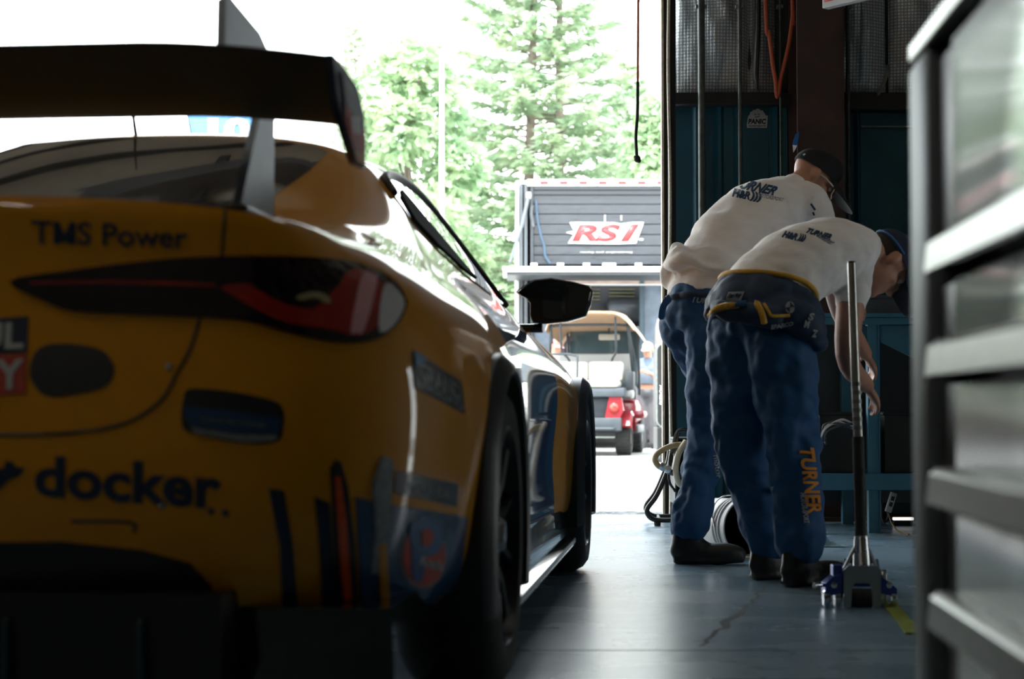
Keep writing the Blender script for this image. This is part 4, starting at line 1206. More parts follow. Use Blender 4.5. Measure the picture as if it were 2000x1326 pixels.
# fenders: curved red panels over the rear wheels with round lamps
for sx in (-1, 1):
    fm = NB()
    pr = []
    for k in range(15):
        a = R(25 + 140 * k / 14)
        pr.append((.12 - .32 * math.cos(a) * 1.0, (.27 + .30 * math.sin(a))))
    x0_, x1_ = sx * .29, sx * .60
    A = [fm.verts.new((x0_, y, z)) for y, z in pr]; B = [fm.verts.new((x1_, y, z - .015)) for y, z in pr]
    A2 = [fm.verts.new((x0_, .12 + (y - .12) * 1.14, .26 + (z - .26) * 1.14)) for y, z in pr]; B2 = [fm.verts.new((x1_ - sx * .03, .12 + (y - .12) * 1.14, .26 + (z - .26) * 1.14)) for y, z in pr]
    for P, Q in ((A, B), (A2, B2), (B, B2), (A, A2)):
        for k in range(14): fm.faces.new((P[k], P[k + 1], Q[k + 1], Q[k]))
    fm.faces.new((A[0], B[0], B2[0], A2[0])); fm.faces.new((A[-1], B[-1], B2[-1], A2[-1]))
    fd = obj('fender', fm, M['cart_red'], gc, smooth=40)
    obj('fender_cheek', prism([(sx * .24, .50), (sx * .44, .50), (sx * .50, .62), (sx * .47, .80), (sx * .30, .80)], .05, 'y', -.30), M['cart_red'], fd)
    obj('tail_lens', lathe([(0, -.03), (.05, -.025), (.068, -.01), (.07, .02), (0, .02)], 20, Matrix.Translation((sx * .37, -.31, .66)) @ Matrix.Rotation(-PI / 2, 4, 'X')), M['cart_lens'], fd, smooth=50)
    gb('rocker_panel', (sx * .50, .50, .30), (sx * .62, 1.45, .42), M['cart_grey'], .03)
    gb('front_fender', (sx * .30, 1.55, .50), (sx * .62, 2.05, .62), M['cart_red'], .05)
    gb('arm_panel', (sx * .50, -.05, .90), (sx * .60, .30, 1.16), M['cart_black'], .02)
    # roof struts
    obj('rear_strut', tube([(sx * .56, .45, .95), (sx * .58, .30, 1.35), (sx * .50, .12, 1.86)] if sx > 0 else [(sx * .60, .45, .95), (sx * .60, .30, 1.35), (sx * .56, .12, 1.84)], .022, 8), M['cart_black'], gc, smooth=60)
    obj('front_strut', tube([(sx * .52, 1.78, .85), (sx * .52, 1.55, 1.84)], .02, 8), M['cart_black'], gc, smooth=60)
    obj('grab_strut', tube(catmull([(sx * .28, .15, 1.14), (sx * .30, .10, 1.32), (sx * .37, -.05, 1.42), (sx * .38, -.14, 1.55), (sx * .38, -.22, 1.90)], 4), .016, 8), M['cart_black'], gc, smooth=60)
obj('rear_step_marker', lathe([(0, -.02), (.045, -.01), (.05, .02), (0, .03)], 14, Matrix.Translation((.0, -.35, .47)) @ Matrix.Rotation(PI / 2, 4, 'X')), M['cart_lens'], gc, smooth=50)
gb('rear_seat_cushion', (-.56, -.36, .93), (.44, .08, 1.03), M['cart_cream'], .045)
bk = gb('rear_seat_back', (-.56, .05, 1.02), (-.03, .17, 1.30), M['cart_cream'], .05)
gb('rear_seat_back', (-.03, .05, 1.02), (.46, .17, 1.30), M['cart_cream'], .05)
gb('front_seat_back', (-.52, .52, 1.00), (.52, .62, 1.42), M['cart_beige'], .04)
gb('front_seat_cushion', (-.52, .60, .78), (.52, 1.05, .92), M['cart_beige'], .04)
gb('front_cowl', (-.52, 1.55, .36), (.52, 2.25, .80), M['cart_red'], .12)
gb('dashboard', (-.5, 1.45, .78), (.5, 1.62, .98), M['cart_black'], .03)
obj('steering_wheel', tube([(-.25 + .17 * math.cos(a * PI / 10), 1.32 + .08 * math.sin(a * PI / 10), 1.05 + .13 * math.sin(a * PI / 10)) for a in range(20)], .014, 6, closed=True), M['cart_black'], gc, smooth=60)
obj('grab_rail', tube(catmull([(-.10, -.66, .39), (-.10, -.62, .85), (-.10, -.55, 1.30), (-.13, -.52, 1.36), (-.30, -.48, 1.385), (-.55, -.40, 1.37), (-.60, -.2, 1.30)], 4), .016, 8), M['cart_black'], gc, smooth=60)
# roof: moulded shell, narrower and higher at its rear lip, sides turned down
rf = NB()
NXr, NYr = 18, 20
def roof_pt(u, v, dz):
    e = abs(2 * u - 1)
    wv = .46 + .17 * min(1, v / .18) ** .7
    z = 1.975 - .17 * v - .015 * e ** 2 - (.03 + .15 * min(1, v / .15)) * max(0, (e - .78) / .22) ** 1.4
    return ((2 * u - 1) * wv, -.36 + 2.2 * v, z + dz)
tp = [[rf.verts.new(roof_pt(i / NXr, j / NYr, 0)) for i in range(NXr + 1)] for j in range(NYr + 1)]
bt = [[rf.verts.new(roof_pt(i / NXr, j / NYr, -.03)) for i in range(NXr + 1)] for j in range(NYr + 1)]
for G in (tp, bt):
    for j in range(NYr):
        for i in range(NXr): rf.faces.new((G[j][i], G[j][i + 1], G[j + 1][i + 1], G[j + 1][i]))
for i in range(NXr):
    rf.faces.new((tp[0][i], tp[0][i + 1], bt[0][i + 1], bt[0][i])); rf.faces.new((tp[-1][i], tp[-1][i + 1], bt[-1][i + 1], bt[-1][i]))
for j in range(NYr):
    rf.faces.new((tp[j][0], tp[j + 1][0], bt[j + 1][0], bt[j][0])); rf.faces.new((tp[j][-1], tp[j + 1][-1], bt[j + 1][-1], bt[j][-1]))
obj('roof', rf, M['cart_tan'], gc, smooth=50)
obj('roof_frame', tube(catmull([(-.54, .10, 1.55), (-.54, .02, 1.74), (-.48, -.02, 1.79), (0, -.03, 1.80), (.48, -.02, 1.79), (.54, .02, 1.74), (.545, .10, 1.55), (.57, .4, 1.0)], 4), .02, 8), M['cart_black'], gc, smooth=60)
gb('cab_mirror', (-.03, 1.30, 1.64), (.28, 1.34, 1.73), M['cart_cream'], .02)
obj('mirror_stem', tube([(.12, 1.32, 1.72), (.12, 1.36, 1.95)], .012, 6), M['cart_black'], gc)
obj('cab_windscreen', bx((-.5, 1.66, .98), (.5, 1.675, 1.80), .002), mat('clear_screen', (.06, .09, .10), .06, coat=1, noise_amt=.05), gc)
# ------------------------------------------------------------------ people
M['skin'] = mat('skin', (.46, .22, .14), .5, noise_amt=.08, noise_scale=25, bump=.1, bump_scale=120)
M['shirt'] = mat('white_shirt', (.85, .80, .76), .85, noise_amt=.04, noise_scale=12, sheen=.2, bump=.25, bump_scale=30, stretch=(1, 1, 2))
M['suit'] = mat('blue_suit', (.007, .070, .190), .75, noise_amt=.15, noise_scale=10, bump=.3, bump_scale=26)
M['suit_dark'] = mat('navy_suit', (.010, .030, .070), .7, noise_amt=.15, noise_scale=10, bump=.3, bump_scale=26)
M['boot'] = mat('black_boot', (.006, .007, .007), .5, noise_amt=.2, bump=.15)
M['cap_black'] = mat('black_cap', (.005, .006, .006), .8, noise_amt=.2, noise_scale=40)
M['cap_navy'] = mat('navy_cap', (.012, .022, .045), .8, noise_amt=.2, noise_scale=40)
M['piping'] = mat('yellow_piping', (.60, .33, .03), .7, noise_amt=.1, noise_scale=40)
M['hair'] = mat('dark_hair', (.03, .02, .013), .8, noise_amt=.3, noise_scale=80)
M['eye_white'] = mat('eye_white', (.6, .58, .55), .3, noise_amt=.02)
M['eye_dark'] = mat('eye_dark', (.03, .02, .012), .2, noise_amt=.02)

def add_ell(bm, c, rad, axes, seg=16):
    """ellipsoid; axes = three unit vectors matching the three radii"""
    m = Matrix.Identity(4)
    for i in range(3):
        for k in range(3): m[k][i] = axes[i][k] * rad[i]
    m.translation = Vector(c)
    bmesh.ops.create_uvsphere(bm, u_segments=seg, v_segments=max(6, seg * 2 // 3), radius=1.0, matrix=m)

def add_loft(bm, cs, lat, a, b, seg=24, cap=True):
    """elliptical sections along a spine; lat = sideways axis, a sideways and b front-back radii"""
    cs = [Vector(c) for c in cs]
    n = len(cs); rings = []
    for i, c in enumerate(cs):
        t = (cs[min(i + 1, n - 1)] - cs[max(i - 1, 0)]).normalized()
        l = (lat - t * lat.dot(t)).normalized(); d = t.cross(l)
        rings.append([bm.verts.new(c + l * math.cos(2 * PI * k / seg) * a[i] + d * math.sin(2 * PI * k / seg) * b[i]) for k in range(seg)])
    for A, B in zip(rings[:-1], rings[1:]):
        for k in range(seg): bm.faces.new((A[k], A[(k + 1) % seg], B[(k + 1) % seg], B[k]))
    if cap: bm.faces.new(rings[0][::-1]); bm.faces.new(rings[-1])

def limb(bm, pts, r, seg=16, n=5):
    """round limb with closed round ends through the joints"""
    pts = [Vector(p) for p in pts]
    P = catmull(pts, n)
    rr = [v.x for v in catmull([(q, 0, 0) for q in r], n)]
    add_tube(bm, P, rr, seg)
    for p, q in ((P[0], rr[0]), (P[-1], rr[-1])):
        bmesh.ops.create_uvsphere(bm, u_segments=seg, v_segments=10, radius=q * .99, matrix=Matrix.Translation(p))

def hand(bm, wrist, d, palm_n, side, curl=.5, s=1.0):
    """palm, four unequal bent fingers and a thumb; d along the hand, palm_n out of the palm, side = thumb side"""
    d = d.normalized(); side = (side - d * side.dot(d)).normalized(); pn = d.cross(side).normalized()
    if pn.dot(palm_n) < 0: pn = -pn
    pc = wrist + d * .05 * s
    add_ell(bm, pc, (.054 * s, .043 * s, .017 * s), (d, side, pn), 12)
    for k, L in enumerate((.072, .082, .076, .060)):
        b0 = wrist + d * (.078 - .004 * abs(k - 1)) * s + side * (.030 - .020 * k) * s
        L *= s
        pts = [b0 - d * .02 * s]
        dirc = d.copy(); p = b0; pts.append(p)
        for q, fr in enumerate((.46, .30, .24)):
            dirc = (Matrix.Rotation(curl * (.5 + .25 * q), 3, d.cross(pn)) @ dirc).normalized()
            p = p + dirc * L * fr; pts.append(p)
        add_tube(bm, pts, [.0095 * s, .009 * s, .0085 * s, .008 * s, .0062 * s], 8)
        bmesh.ops.create_uvsphere(bm, u_segments=8, v_segments=6, radius=.0063 * s, matrix=Matrix.Translation(pts[-1]))
    t0 = wrist + d * .028 * s + side * .030 * s
    t1 = t0 + (d * .6 + side * .7 + pn * .3).normalized() * .036 * s
    t2 = t1 + (d * .85 + side * .25 + pn * .45).normalized() * .030 * s
    add_tube(bm, [t0 - side * .02 * s, t0, t1, t2], [.013 * s, .012 * s, .010 * s, .007 * s], 8)

def head(bm, c, f, u):
    f = f.normalized(); u = (u - f * u.dot(f)).normalized(); r = f.cross(u)
    ax = (r, f, u)
    P = lambda x, y, z: c + r * x + f * y + u * z
    add_ell(bm, P(0, -.012, .028), (.077, .097, .088), ax, 20)
    add_ell(bm, P(0, .028, -.040), (.064, .066, .078), ax, 18)
    add_ell(bm, P(0, .045, -.085), (.046, .044, .034), ax)
    add_ell(bm, P(0, .078, -.104), (.022, .020, .017), ax, 12)
    add_ell(bm, P(0, .072, .016), (.050, .024, .013), ax, 12)
    add_ell(bm, P(0, .098, -.022), (.011, .016, .030), ax, 12)
    add_ell(bm, P(0, .108, -.040), (.016, .014, .012), ax, 12)
    add_ell(bm, P(0, .086, -.066), (.025, .012, .007), ax, 12)
    add_ell(bm, P(0, .084, -.078), (.022, .012, .007), ax, 12)
    for s in (1, -1):
        add_ell(bm, P(s * .042, .062, -.030), (.020, .018, .018), ax, 12)
        add_ell(bm, P(s * .078, -.008, -.012), (.010, .020, .033), (r * s + f * -.25, f + r * s * .25, u), 12)
        add_ell(bm, P(s * .086, -.016, -.006), (.006, .018, .028), (r * s + f * -.5, f + r * s * .5, u), 12)
    return P, ax

def face_bits(root, P, ax):
    for s in (1, -1):
        bm = NB(); add_ell(bm, P(s * .031, .078, .000), (.012, .011, .011), ax, 12)
        e = obj('eye', bm, M['eye_white'], root, world=True, smooth=90)
        bm = NB(); add_ell(bm, P(s * .031, .088, -.001), (.0055, .003, .0055), ax, 10)
        obj('iris', bm, M['eye_dark'], e, world=True, smooth=90)
        bm = NB(); add_tube(bm, [P(s * .014, .094, .018), P(s * .032, .096, .024), P(s * .052, .080, .018)], [.003, .004, .002], 6)
        obj('eyebrow', bm, M['hair'], root, world=True, smooth=90)

def cap(root, P, ax, m, back=0.0, brim=True, label=None):
    r, f, u = ax
    bm = NB()
    rings = []
    for k in range(11):
        a = PI / 2 * k / 10
        h = math.sin(a); w = math.cos(a) ** .75 if k < 10 else 0.02
        rings.append([bm.verts.new(P(.085 * w * math.cos(t), -.012 + .105 * w * math.sin(t), .036 + .012 * math.sin(t) + .082 * h)) for t in [2 * PI * q / 28 for q in range(28)]])
    low = [bm.verts.new(P(.084 * math.cos(t), -.012 + .104 * math.sin(t), .018 + .010 * math.sin(t))) for t in [2 * PI * q / 28 for q in range(28)]]
    rings.insert(0, low)
    inn = [bm.verts.new(P(.078 * math.cos(t), -.012 + .097 * math.sin(t), .020 + .010 * math.sin(t))) for t in [2 * PI * q / 28 for q in range(28)]]
    rings.insert(0, inn)
    for A, B in zip(rings[:-1], rings[1:]):
        for q in range(28): bm.faces.new((A[q], A[(q + 1) % 28], B[(q + 1) % 28], B[q]))
    bm.faces.new(rings[-1]); bm.faces.new(rings[0][::-1])
    c = obj('cap', bm, m, root, world=True, smooth=60, label=label)
    if brim:
        bm = NB(); T = []; Bq = []
        for k in range(13):
            t = R(28 + 124 * k / 12)
            o = .092 + .075 * math.sin(R(180) * k / 12) ** .6
            x, y = math.cos(t), math.sin(t)
            for lst, dz in ((T, .004), (Bq, -.002)):
                lst.append((bm.verts.new(P(.080 * x, -.012 + .100 * y, .030 + .008 * y + dz)), bm.verts.new(P(.084 * x, -.012 + .1 * y + o * .80 * (y ** .5), .016 + dz - .006 * x * x - .02 * y))))
        for k in range(12):
            for lst in (T, Bq): bm.faces.new((lst[k][0], lst[k + 1][0], lst[k + 1][1], lst[k][1]))
            bm.faces.new((T[k][1], T[k + 1][1], Bq[k + 1][1], Bq[k][1]))
            bm.faces.new((T[k][0], T[k + 1][0], Bq[k + 1][0], Bq[k][0]))
        obj('cap_brim', bm, m, c, world=True, smooth=50)
    bm = NB(); add_ell(bm, P(0, -.012, .119), (.007, .007, .005), ax, 8)
    obj('cap_button', bm, m, c, world=True, smooth=80)
    return c

def ruffle(me, amp, scale, seed, axis=None, stretch=3.0):
    """cloth folds: move the skin along its normal by layered noise, stretched along axis"""
    ax_ = Vector(axis).normalized() if axis is not None else None
    nr = [v.normal.copy() for v in me.vertices]
    for v, n in zip(me.vertices, nr):
        p = v.co.copy()
        if ax_ is not None: p = p - ax_ * p.dot(ax_) * (1 - 1 / stretch)
        h = noise.noise(p * scale + Vector((seed, 0, 0))) + .5 * noise.noise(p * scale * 2.1 + Vector((0, seed, 0)))
        v.co = v.co + n * amp * (h - abs(h) * .4)
    return me

def shoe(root, heel, d, name='boot', L=.285, m=None):
    """boot on the floor: sole and upper"""
    d = Vector((d.x, d.y, 0)).normalized(); s = Vector((d.y, -d.x, 0)); u = Vector((0, 0, 1))
    bm = NB()
    add_ell(bm, heel + d * .07 + u * .055, (.085, .047, .055), (d, s, u), 14)
    add_ell(bm, heel + d * .185 + u * .042, (.105, .052, .042), (d, s, u), 14)
    add_loft(bm, [heel + d * .06 + u * .05, heel + d * .055 + u * .12, heel + d * .05 + u * .17], s, [.046, .045, .048], [.07, .058, .055], 16)
    add_loft(bm, [heel + d * .0 + u * .012, heel + d * .06 + u * .014, heel + d * .2 + u * .014, heel + d * (L - .005) + u * .018], s, [.035, .046, .054, .025], [.012, .014, .014, .012], 14)
    me = organic(bm, .009, 4)
    for v in me.vertices: v.co.z = max(v.co.z, .0)
    b = finish(name, me, m or M['boot'], root, True, 60)
    return b

def person(name, label, base, J, wear, group=None, fine=True):
    """J: joints in world space; wear: clothing"""
    root = thing(name, label, 'person', base); 
    if group: root['group'] = group
    vox = .0075 if fine else .012
    lat = J['lat']
    bm = NB()
    sp = J['spine']; A, B = J['ta'], J['tb']
    add_loft(bm, sp, lat, [q * .86 for q in A], [q * .84 for q in B])
    limb(bm, [sp[-1], J['neck'], J['head'] - J['u'] * .05 - J['f'] * .02], [.066, .060, .056])
    P, ax = head(bm, J['head'], J['f'], J['u'])
    for s in 'LR':
        limb(bm, [J['sh' + s], J['el' + s], J['wr' + s]], [.058, .043, .029])
        mid = J['sh' + s].lerp(J['el' + s], .35); add_ell(bm, mid, (.052, .05, .09), (lat, lat.cross((J['el' + s] - J['sh' + s]).normalized()).normalized(), (J['el' + s] - J['sh' + s]).normalized()), 12)
        hd = J.get('hd' + s, (J['wr' + s] - J['el' + s]).normalized())
        hand(bm, J['wr' + s], hd, J.get('pn' + s, Vector((0, 0, -1))), J.get('th' + s, Vector((0, 1, .2))), J.get('curl', .55))
        limb(bm, [J['hip' + s], J['kn' + s], J['an' + s]], [.085, .056, .040])
    me = organic(bm, vox, 3)
    finish('body', me, wear.get('skin', M['skin']), root, True, 180)
    face_bits(root, P, ax)
    # shirt
    bm = NB()
    k0 = wear.get('hem', 0)
    add_loft(bm, sp[k0:], lat, A[k0:], B[k0:])
    for s in 'LR':
        sl = wear.get('sleeve', .5)
        e = J['sh' + s].lerp(J['el' + s], sl) if sl <= 1 else J['el' + s].lerp(J['wr' + s], sl - 1)
        limb(bm, [sp[-1].lerp(J['sh' + s], .35), J['sh' + s], e] if sl <= 1 else [sp[-1].lerp(J['sh' + s], .35), J['sh' + s], J['el' + s], e],
             [.080, .072, .062] if sl <= 1 else [.085, .076, .058, .048])
    limb(bm, [sp[-1], sp[-1].lerp(J['neck'], .55)], [.085, .074])
    for extra in wear.get('shirt_extra', []): extra(bm)
    me = organic(bm, .010 if fine else .016, 5)
    if fine: ruffle(me, .009, 13, 3.1, lat, 2.5)
    sh = finish('shirt', me, wear['shirt'], root, True, 180)
    # trousers
    bm = NB()
    add_loft(bm, [J['hip'] - Vector((0, 0, .05)), J['hip'], sp[0], sp[0].lerp(sp[1], .35)], lat, [.15, .182, .182, .175], [.125, .15, .142, .13])
    for s in 'LR':
        tr_ = J.get('troff', [.112, .088, .080])
        an = J['an' + s] + Vector((0, 0, .035))
        limb(bm, [J['hip' + s], J['hip' + s].lerp(J['kn' + s], .45), J['kn' + s], J['kn' + s].lerp(an, .55), an], [tr_[0], (tr_[0] + tr_[1]) / 2 + .004, tr_[1], tr_[1] * .93, tr_[2]])
    for extra in wear.get('trouser_extra', []): extra(bm)
    me = organic(bm, .010 if fine else .016, 5)
    if fine:
        ruffle(me, .016, 9, 8.3)
        ruffle(me, .010, 17, 1.3, Vector((.8, .6, -.3)), 3)
    tro = finish('trousers', me, wear['trousers'], root, True, 180)
    for s in 'LR':
        d = J['toe' + s]; d = Vector((d.x, d.y, 0)).normalized()
        heel = Vector((J['an' + s].x, J['an' + s].y, 0)) - d * .065
        shoe(root, heel, d, m=wear.get('boots'))
    if wear.get('cap'): cap(root, P, ax, wear['cap'])
    if wear.get('hair', True):
        bm = NB(); add_ell(bm, P(0, -.020, .026), (.0795, .094, .086), ax, 20)
        bmesh.ops.bisect_plane(bm, geom=list(bm.verts) + list(bm.edges) + list(bm.faces), plane_co=P(0, .03, .02), plane_no=(ax[1] * .75 - ax[2] * .75).normalized(), clear_outer=True)
        obj('hair', bm, M['hair'], root, world=True, smooth=90)
    return root, P, ax, sh, tro

# ---- the taller man, bent over the bench beyond
h = Vector((math.sin(R(60)), math.cos(R(60)), 0)); lat = Vector((h.y, -h.x, 0))
hip = at(1370, 622, 7.12)
sp = [at(1376, 590, 7.12), at(1384, 545, 7.14), at(1422, 478, 7.20), at(1481, 420, 7.30), at(1536, 388, 7.40)]
JA = dict(lat=lat, hip=hip, spine=sp, ta=[.182, .178, .190, .212, .150], tb=[.142, .142, .152, .150, .098],
    neck=at(1562, 362, 7.43), head=at(1590, 347, 7.46), f=Vector((.74, .06, -.67)), u=Vector((.67, .10, .74)),
    shR=sp[4] + lat * .165 + Vector((0, 0, -.03)), shL=sp[4] - lat * .165 + Vector((0, 0, -.03)),
    elR=at(1626, 505, 7.36), elL=at(1572, 470, 7.80), wrR=at(1672, 585, 7.62), wrL=at(1640, 580, 7.95),
    hipR=hip + lat * .088 + Vector((0, 0, -.04)), hipL=hip - lat * .088 + Vector((0, 0, -.04)),
    knR=at(1384, 838, 7.06), anR=at(1346, 1040, 7.00), knL=at(1452, 830, 7.40), anL=at(1488, 1030, 7.46),
    toeR=Vector((.93, -.05, 0)), toeL=Vector((.8, .5, 0)), troff=[.118, .082, .080])
def bunch(bm):
    c = at(1378, 536, 7.13); t = (sp[2] - sp[0]).normalized()
    l = (lat - t * lat.dot(t)).normalized(); d = t.cross(l)
    for q in range(3):
        pts = [c + t * (-.035 + .032 * q) + l * math.cos(2 * PI * k / 24) * (.182 - .006 * q) + d * math.sin(2 * PI * k / 24) * (.150 - .006 * q) + Vector((0, 0, .012 * math.sin(k * 1.7 + q * 2))) for k in range(24)]
        add_tube(bm, pts, [.024 + .010 * math.sin(k * 1.1 + q) for k in range(24)], 10, closed=True)
footA = Vector((JA['anR'].x, JA['anR'].y, 0))
pA, PA, axA, shA, trA = person('person', 'taller bent man in white shirt, black cap and glasses, standing next to the door jamb', footA, JA,
    dict(shirt=M['shirt'], trousers=M['suit'], cap=M['cap_black'], hair=False, sleeve=.48, hem=0, shirt_extra=[bunch]))
# glasses
r_, f_, u_ = axA
gl = NB()
for s in (1, -1):
    add_tube(gl, [PA(s * .012, .106, .008), PA(s * .052, .100, .010), PA(s * .070, .078, .006), PA(s * .082, .03, .006), PA(s * .084, -.01, .0)], .0035, 6)
    add_tube(gl, [PA(s * .012, .108, .008), PA(s * .014, .112, -.018), PA(s * .040, .108, -.030), PA(s * .062, .094, -.022), PA(s * .066, .088, .006)], .0025, 6)
g_ = obj('glasses', gl, mat('clear_frame', (.55, .45, .38), .15, coat=1, noise_amt=.05), pA, world=True, smooth=60)
for s in (1, -1):
    bm = NB(); bm.faces.new([bm.verts.new(p) for p in (PA(s * .012, .108, .008), PA(s * .014, .112, -.018), PA(s * .040, .108, -.030), PA(s * .062, .094, -.022), PA(s * .066, .088, .006))])
    lens = obj('lens', bm, M['glass_dark'], g_, world=True)
# chin beard and ear ring of light hair
bm = NB(); add_ell(bm, PA(0, .076, -.102), (.028, .026, .022), axA, 12)
obj('beard', bm, mat('grey_beard', (.22, .20, .18), .9, noise_amt=.4, noise_scale=90), pA, world=True, smooth=80)
# cap rear strap with its pale patch
bm = NB(); add_tube(bm, [PA(.05 * math.cos(R(a)), -.012 - .106 * math.sin(R(a)) if False else -.108 + .012 * abs(math.cos(R(a))), .030) for a in range(0, 181, 20)], .006, 6)
obj('cap_strap', bm, mat('pale_blue_strap', (.30, .42, .55), .7, noise_amt=.1), pA, world=True, smooth=60)
bvA = bvh_of(shA); bvAt = bvh_of(trA)
M['print'] = mat('shirt_print', (.012, .05, .12), .8, noise_amt=.1)
M['print_pale'] = mat('pale_print', (.38, .40, .42), .8, noise_amt=.1)
for txt, q, b_, s_ in (('TURNER', [(1433, 366), (1511, 382), (1520, 366), (1441, 347)], .03, .35), ('H&R', [(1430, 384), (1464, 391), (1468, 376), (1434, 368)], .035, .1), (')))', [(1464, 392), (1484, 396), (1490, 378), (1468, 374)], .05, 0)):
    drape(text2d(txt, q, b_, s_), bvA, 'shirt_print', M['print'], shA, off=.003, L=7, skirt=.0)
drape(text2d('MOTORSPORT', [(1478, 384), (1530, 394), (1532, 388), (1480, 377)], .0, .2), bvA, 'shirt_print', M['print_pale'], shA, off=.003, L=7, skirt=0)
for a, b in (((1584, 398), (1592, 410)), ((1588, 414), (1590, 420))):
    line_on(bvA, [a, ((a[0] + b[0]) / 2, (a[1] + b[1]) / 2), b], .004, 'sleeve_print', M['print'], shA, n=2, off=.002)
# belt of the rolled-down suit with its loose tail
bt_ = catmull([(1306, 574, 0), (1320, 584, 0), (1350, 577, 0), (1385, 574, 0), (1420, 578, 0)], 5)
line_on(bvAt, [(1308, 582), (1330, 578), (1360, 575), (1395, 576), (1425, 580)], .013, 'suit_belt', M['suit_dark'], pA, off=.006)
obj('belt_tail', tube(catmull([at(1308, 582, 6.99), at(1299, 592, 6.97), at(1294, 605, 6.97), at(1292, 624, 6.98)], 4), [.013] * 12 + [.008], 8, flat=(1.3, .5)), M['suit'], pA, world=True, smooth=60)
drape(text2d('TURNER', [(1350, 590), (1412, 596), (1414, 584), (1352, 578)], .02, .2), bvAt, 'belt_text', M['print_pale'], trA, off=.006, L=8, skirt=0)
drape(text2d('motor', [(1392, 890), (1398, 934), (1406, 932), (1400, 888)], .0), bvAt, 'leg_text', M['print_pale'], trA, off=.005, L=8, skirt=0)

# ---- the nearer man, bent lower
h = Vector((math.sin(R(50)), math.cos(R(50)), 0)); lat = Vector((h.y, -h.x, 0))
hip = at(1482, 632, 6.2)
sp = [at(1484, 604, 6.2), at(1500, 566, 6.23), at(1556, 518, 6.31), at(1613, 492, 6.41), at(1662, 486, 6.49)]
JB = dict(lat=lat, hip=hip, spine=sp, ta=[.180, .176, .188, .210, .155], tb=[.142, .138, .140, .128, .092],
    neck=at(1694, 492, 6.51), head=at(1733, 512, 6.55), f=Vector((.40, .12, -.91)), u=Vector((.88, .25, .42)),
    shR=at(1672, 512, 6.36), shL=at(1622, 486, 6.60),
    elR=at(1655, 692, 6.30), elL=at(1645, 610, 6.92), wrR=at(1692, 752, 6.40), wrL=at(1690, 690, 7.05),
    hipR=hip + lat * .092 + Vector((0, 0, -.04)), hipL=hip - lat * .092 + Vector((0, 0, -.04)),
    knR=at(1550, 880, 6.12), anR=at(1562, 1078, 6.12), knL=at(1449, 872, 6.33), anL=at(1500, 1068, 6.36),
    toeR=Vector((.75, .45, 0)), toeL=Vector((.8, .4, 0)), troff=[.124, .098, .088])
def rolled(bm):
    t = (sp[1] - sp[0]).normalized(); l = (lat - t * lat.dot(t)).normalized(); d = t.cross(l)
    add_loft(bm, [sp[0] - t * .10, sp[0] - t * .03, sp[0] + t * .045, sp[0] + t * .085], lat, [.186, .198, .198, .190], [.158, .168, .162, .152])
footB = Vector((JB['anR'].x, JB['anR'].y, 0))
pB, PB, axB, shB, trB = person('person', 'nearer man bent low in white shirt and blue suit tied at the waist', footB, JB,
    dict(shirt=M['shirt'], trousers=M['suit'], cap=M['cap_navy'], sleeve=.42, hem=0))
# the folded-down upper half of the suit, wrapped round the hips
bm = NB()
t = (sp[1] - sp[0]).normalized(); l = (lat - t * lat.dot(t)).normalized(); d = t.cross(l)
add_loft(bm, [sp[0] - t * .075, sp[0] - t * .03, sp[0] + t * .03, sp[0] + t * .065], lat, [.196, .205, .203, .192], [.160, .170, .164, .150])
fl = [at(1505, 600, 6.05), at(1545, 615, 6.02), at(1580, 640, 6.03), at(1598, 668, 6.08)]
limb(bm, fl, [.045, .062, .056, .036])
limb(bm, [at(1535, 565, 6.08), at(1568, 590, 6.06), at(1592, 625, 6.08)], [.03, .045, .035])
limb(bm, [at(1400, 600, 6.08), at(1420, 608, 6.02), at(1460, 612, 6.0), at(1510, 622, 5.99)], [.026, .034, .036, .04])
me = organic(bm, .010, 4); ruffle(me, .012, 11, 5.5)
rsuit = finish('rolled_suit_top', me, M['suit_dark'], pB, True, 180, label='navy suit top folded down and tied round the hips')
bvB = bvh_of(shB); bvBt = bvh_of(trB); bvBr = bvh_of(rsuit)
def onroll(pts, r, name, m, off=.004, par=None, flat=None): return line_on(bvBr, pts, r, name, m, par or rsuit, off=off, flat=flat)
obj('suit_piping', tube(catmull([sp[0] + t * .068 + l * math.cos(a) * .190 + d * math.sin(a) * .149 + t * .016 * math.sin(a * 2 + 1.2) for a in [2 * PI * k / 16 for k in range(16)]], 3, closed=True), .010, 8, closed=True), M['piping'], rsuit, world=True, smooth=60)
onroll([(1388, 616), (1400, 605), (1418, 599), (1440, 597)], .013, 'suit_piping', M['piping'])
onroll([(1478, 594), (1488, 612), (1493, 630)], .011, 'suit_stripe', M['piping'])
onroll([(1492, 596), (1500, 608), (1507, 617), (1524, 617), (1543, 616)], .0055, 'suit_stripe', M['piping'])
onroll([(1475, 588), (1484, 600), (1490, 610)], .004, 'suit_stripe', M['print_pale'])
drape(poly2d([(1543 + 9 * _m.cos(a * PI / 10), 601 + 11 * _m.sin(a * PI / 10)) for a in range(20)]), bvBr, 'round_patch', M['print_pale'], rsuit, off=.004, L=6, skirt=0)
drape(poly2d([(1543, 601), (1543, 590), (1552, 600)]), bvBr, 'round_patch', M['print'], rsuit, off=.006, L=6, skirt=0)
drape(poly2d([(1543, 601), (1543, 612), (1534, 602)]), bvBr, 'round_patch', M['print'], rsuit, off=.006, L=6, skirt=0)
drape(text2d('SPARCO', [(1506, 642), (1549, 635), (1550, 628), (1506, 634)], .03), bvBr, 'suit_text', M['print_pale'], rsuit, off=.004, L=6, skirt=0)
drape(poly2d([(1424, 571), (1455, 570), (1447, 587), (1418, 588)]), bvBr, 'suit_patch', M['print_pale'], rsuit, off=.004, L=6, skirt=0)
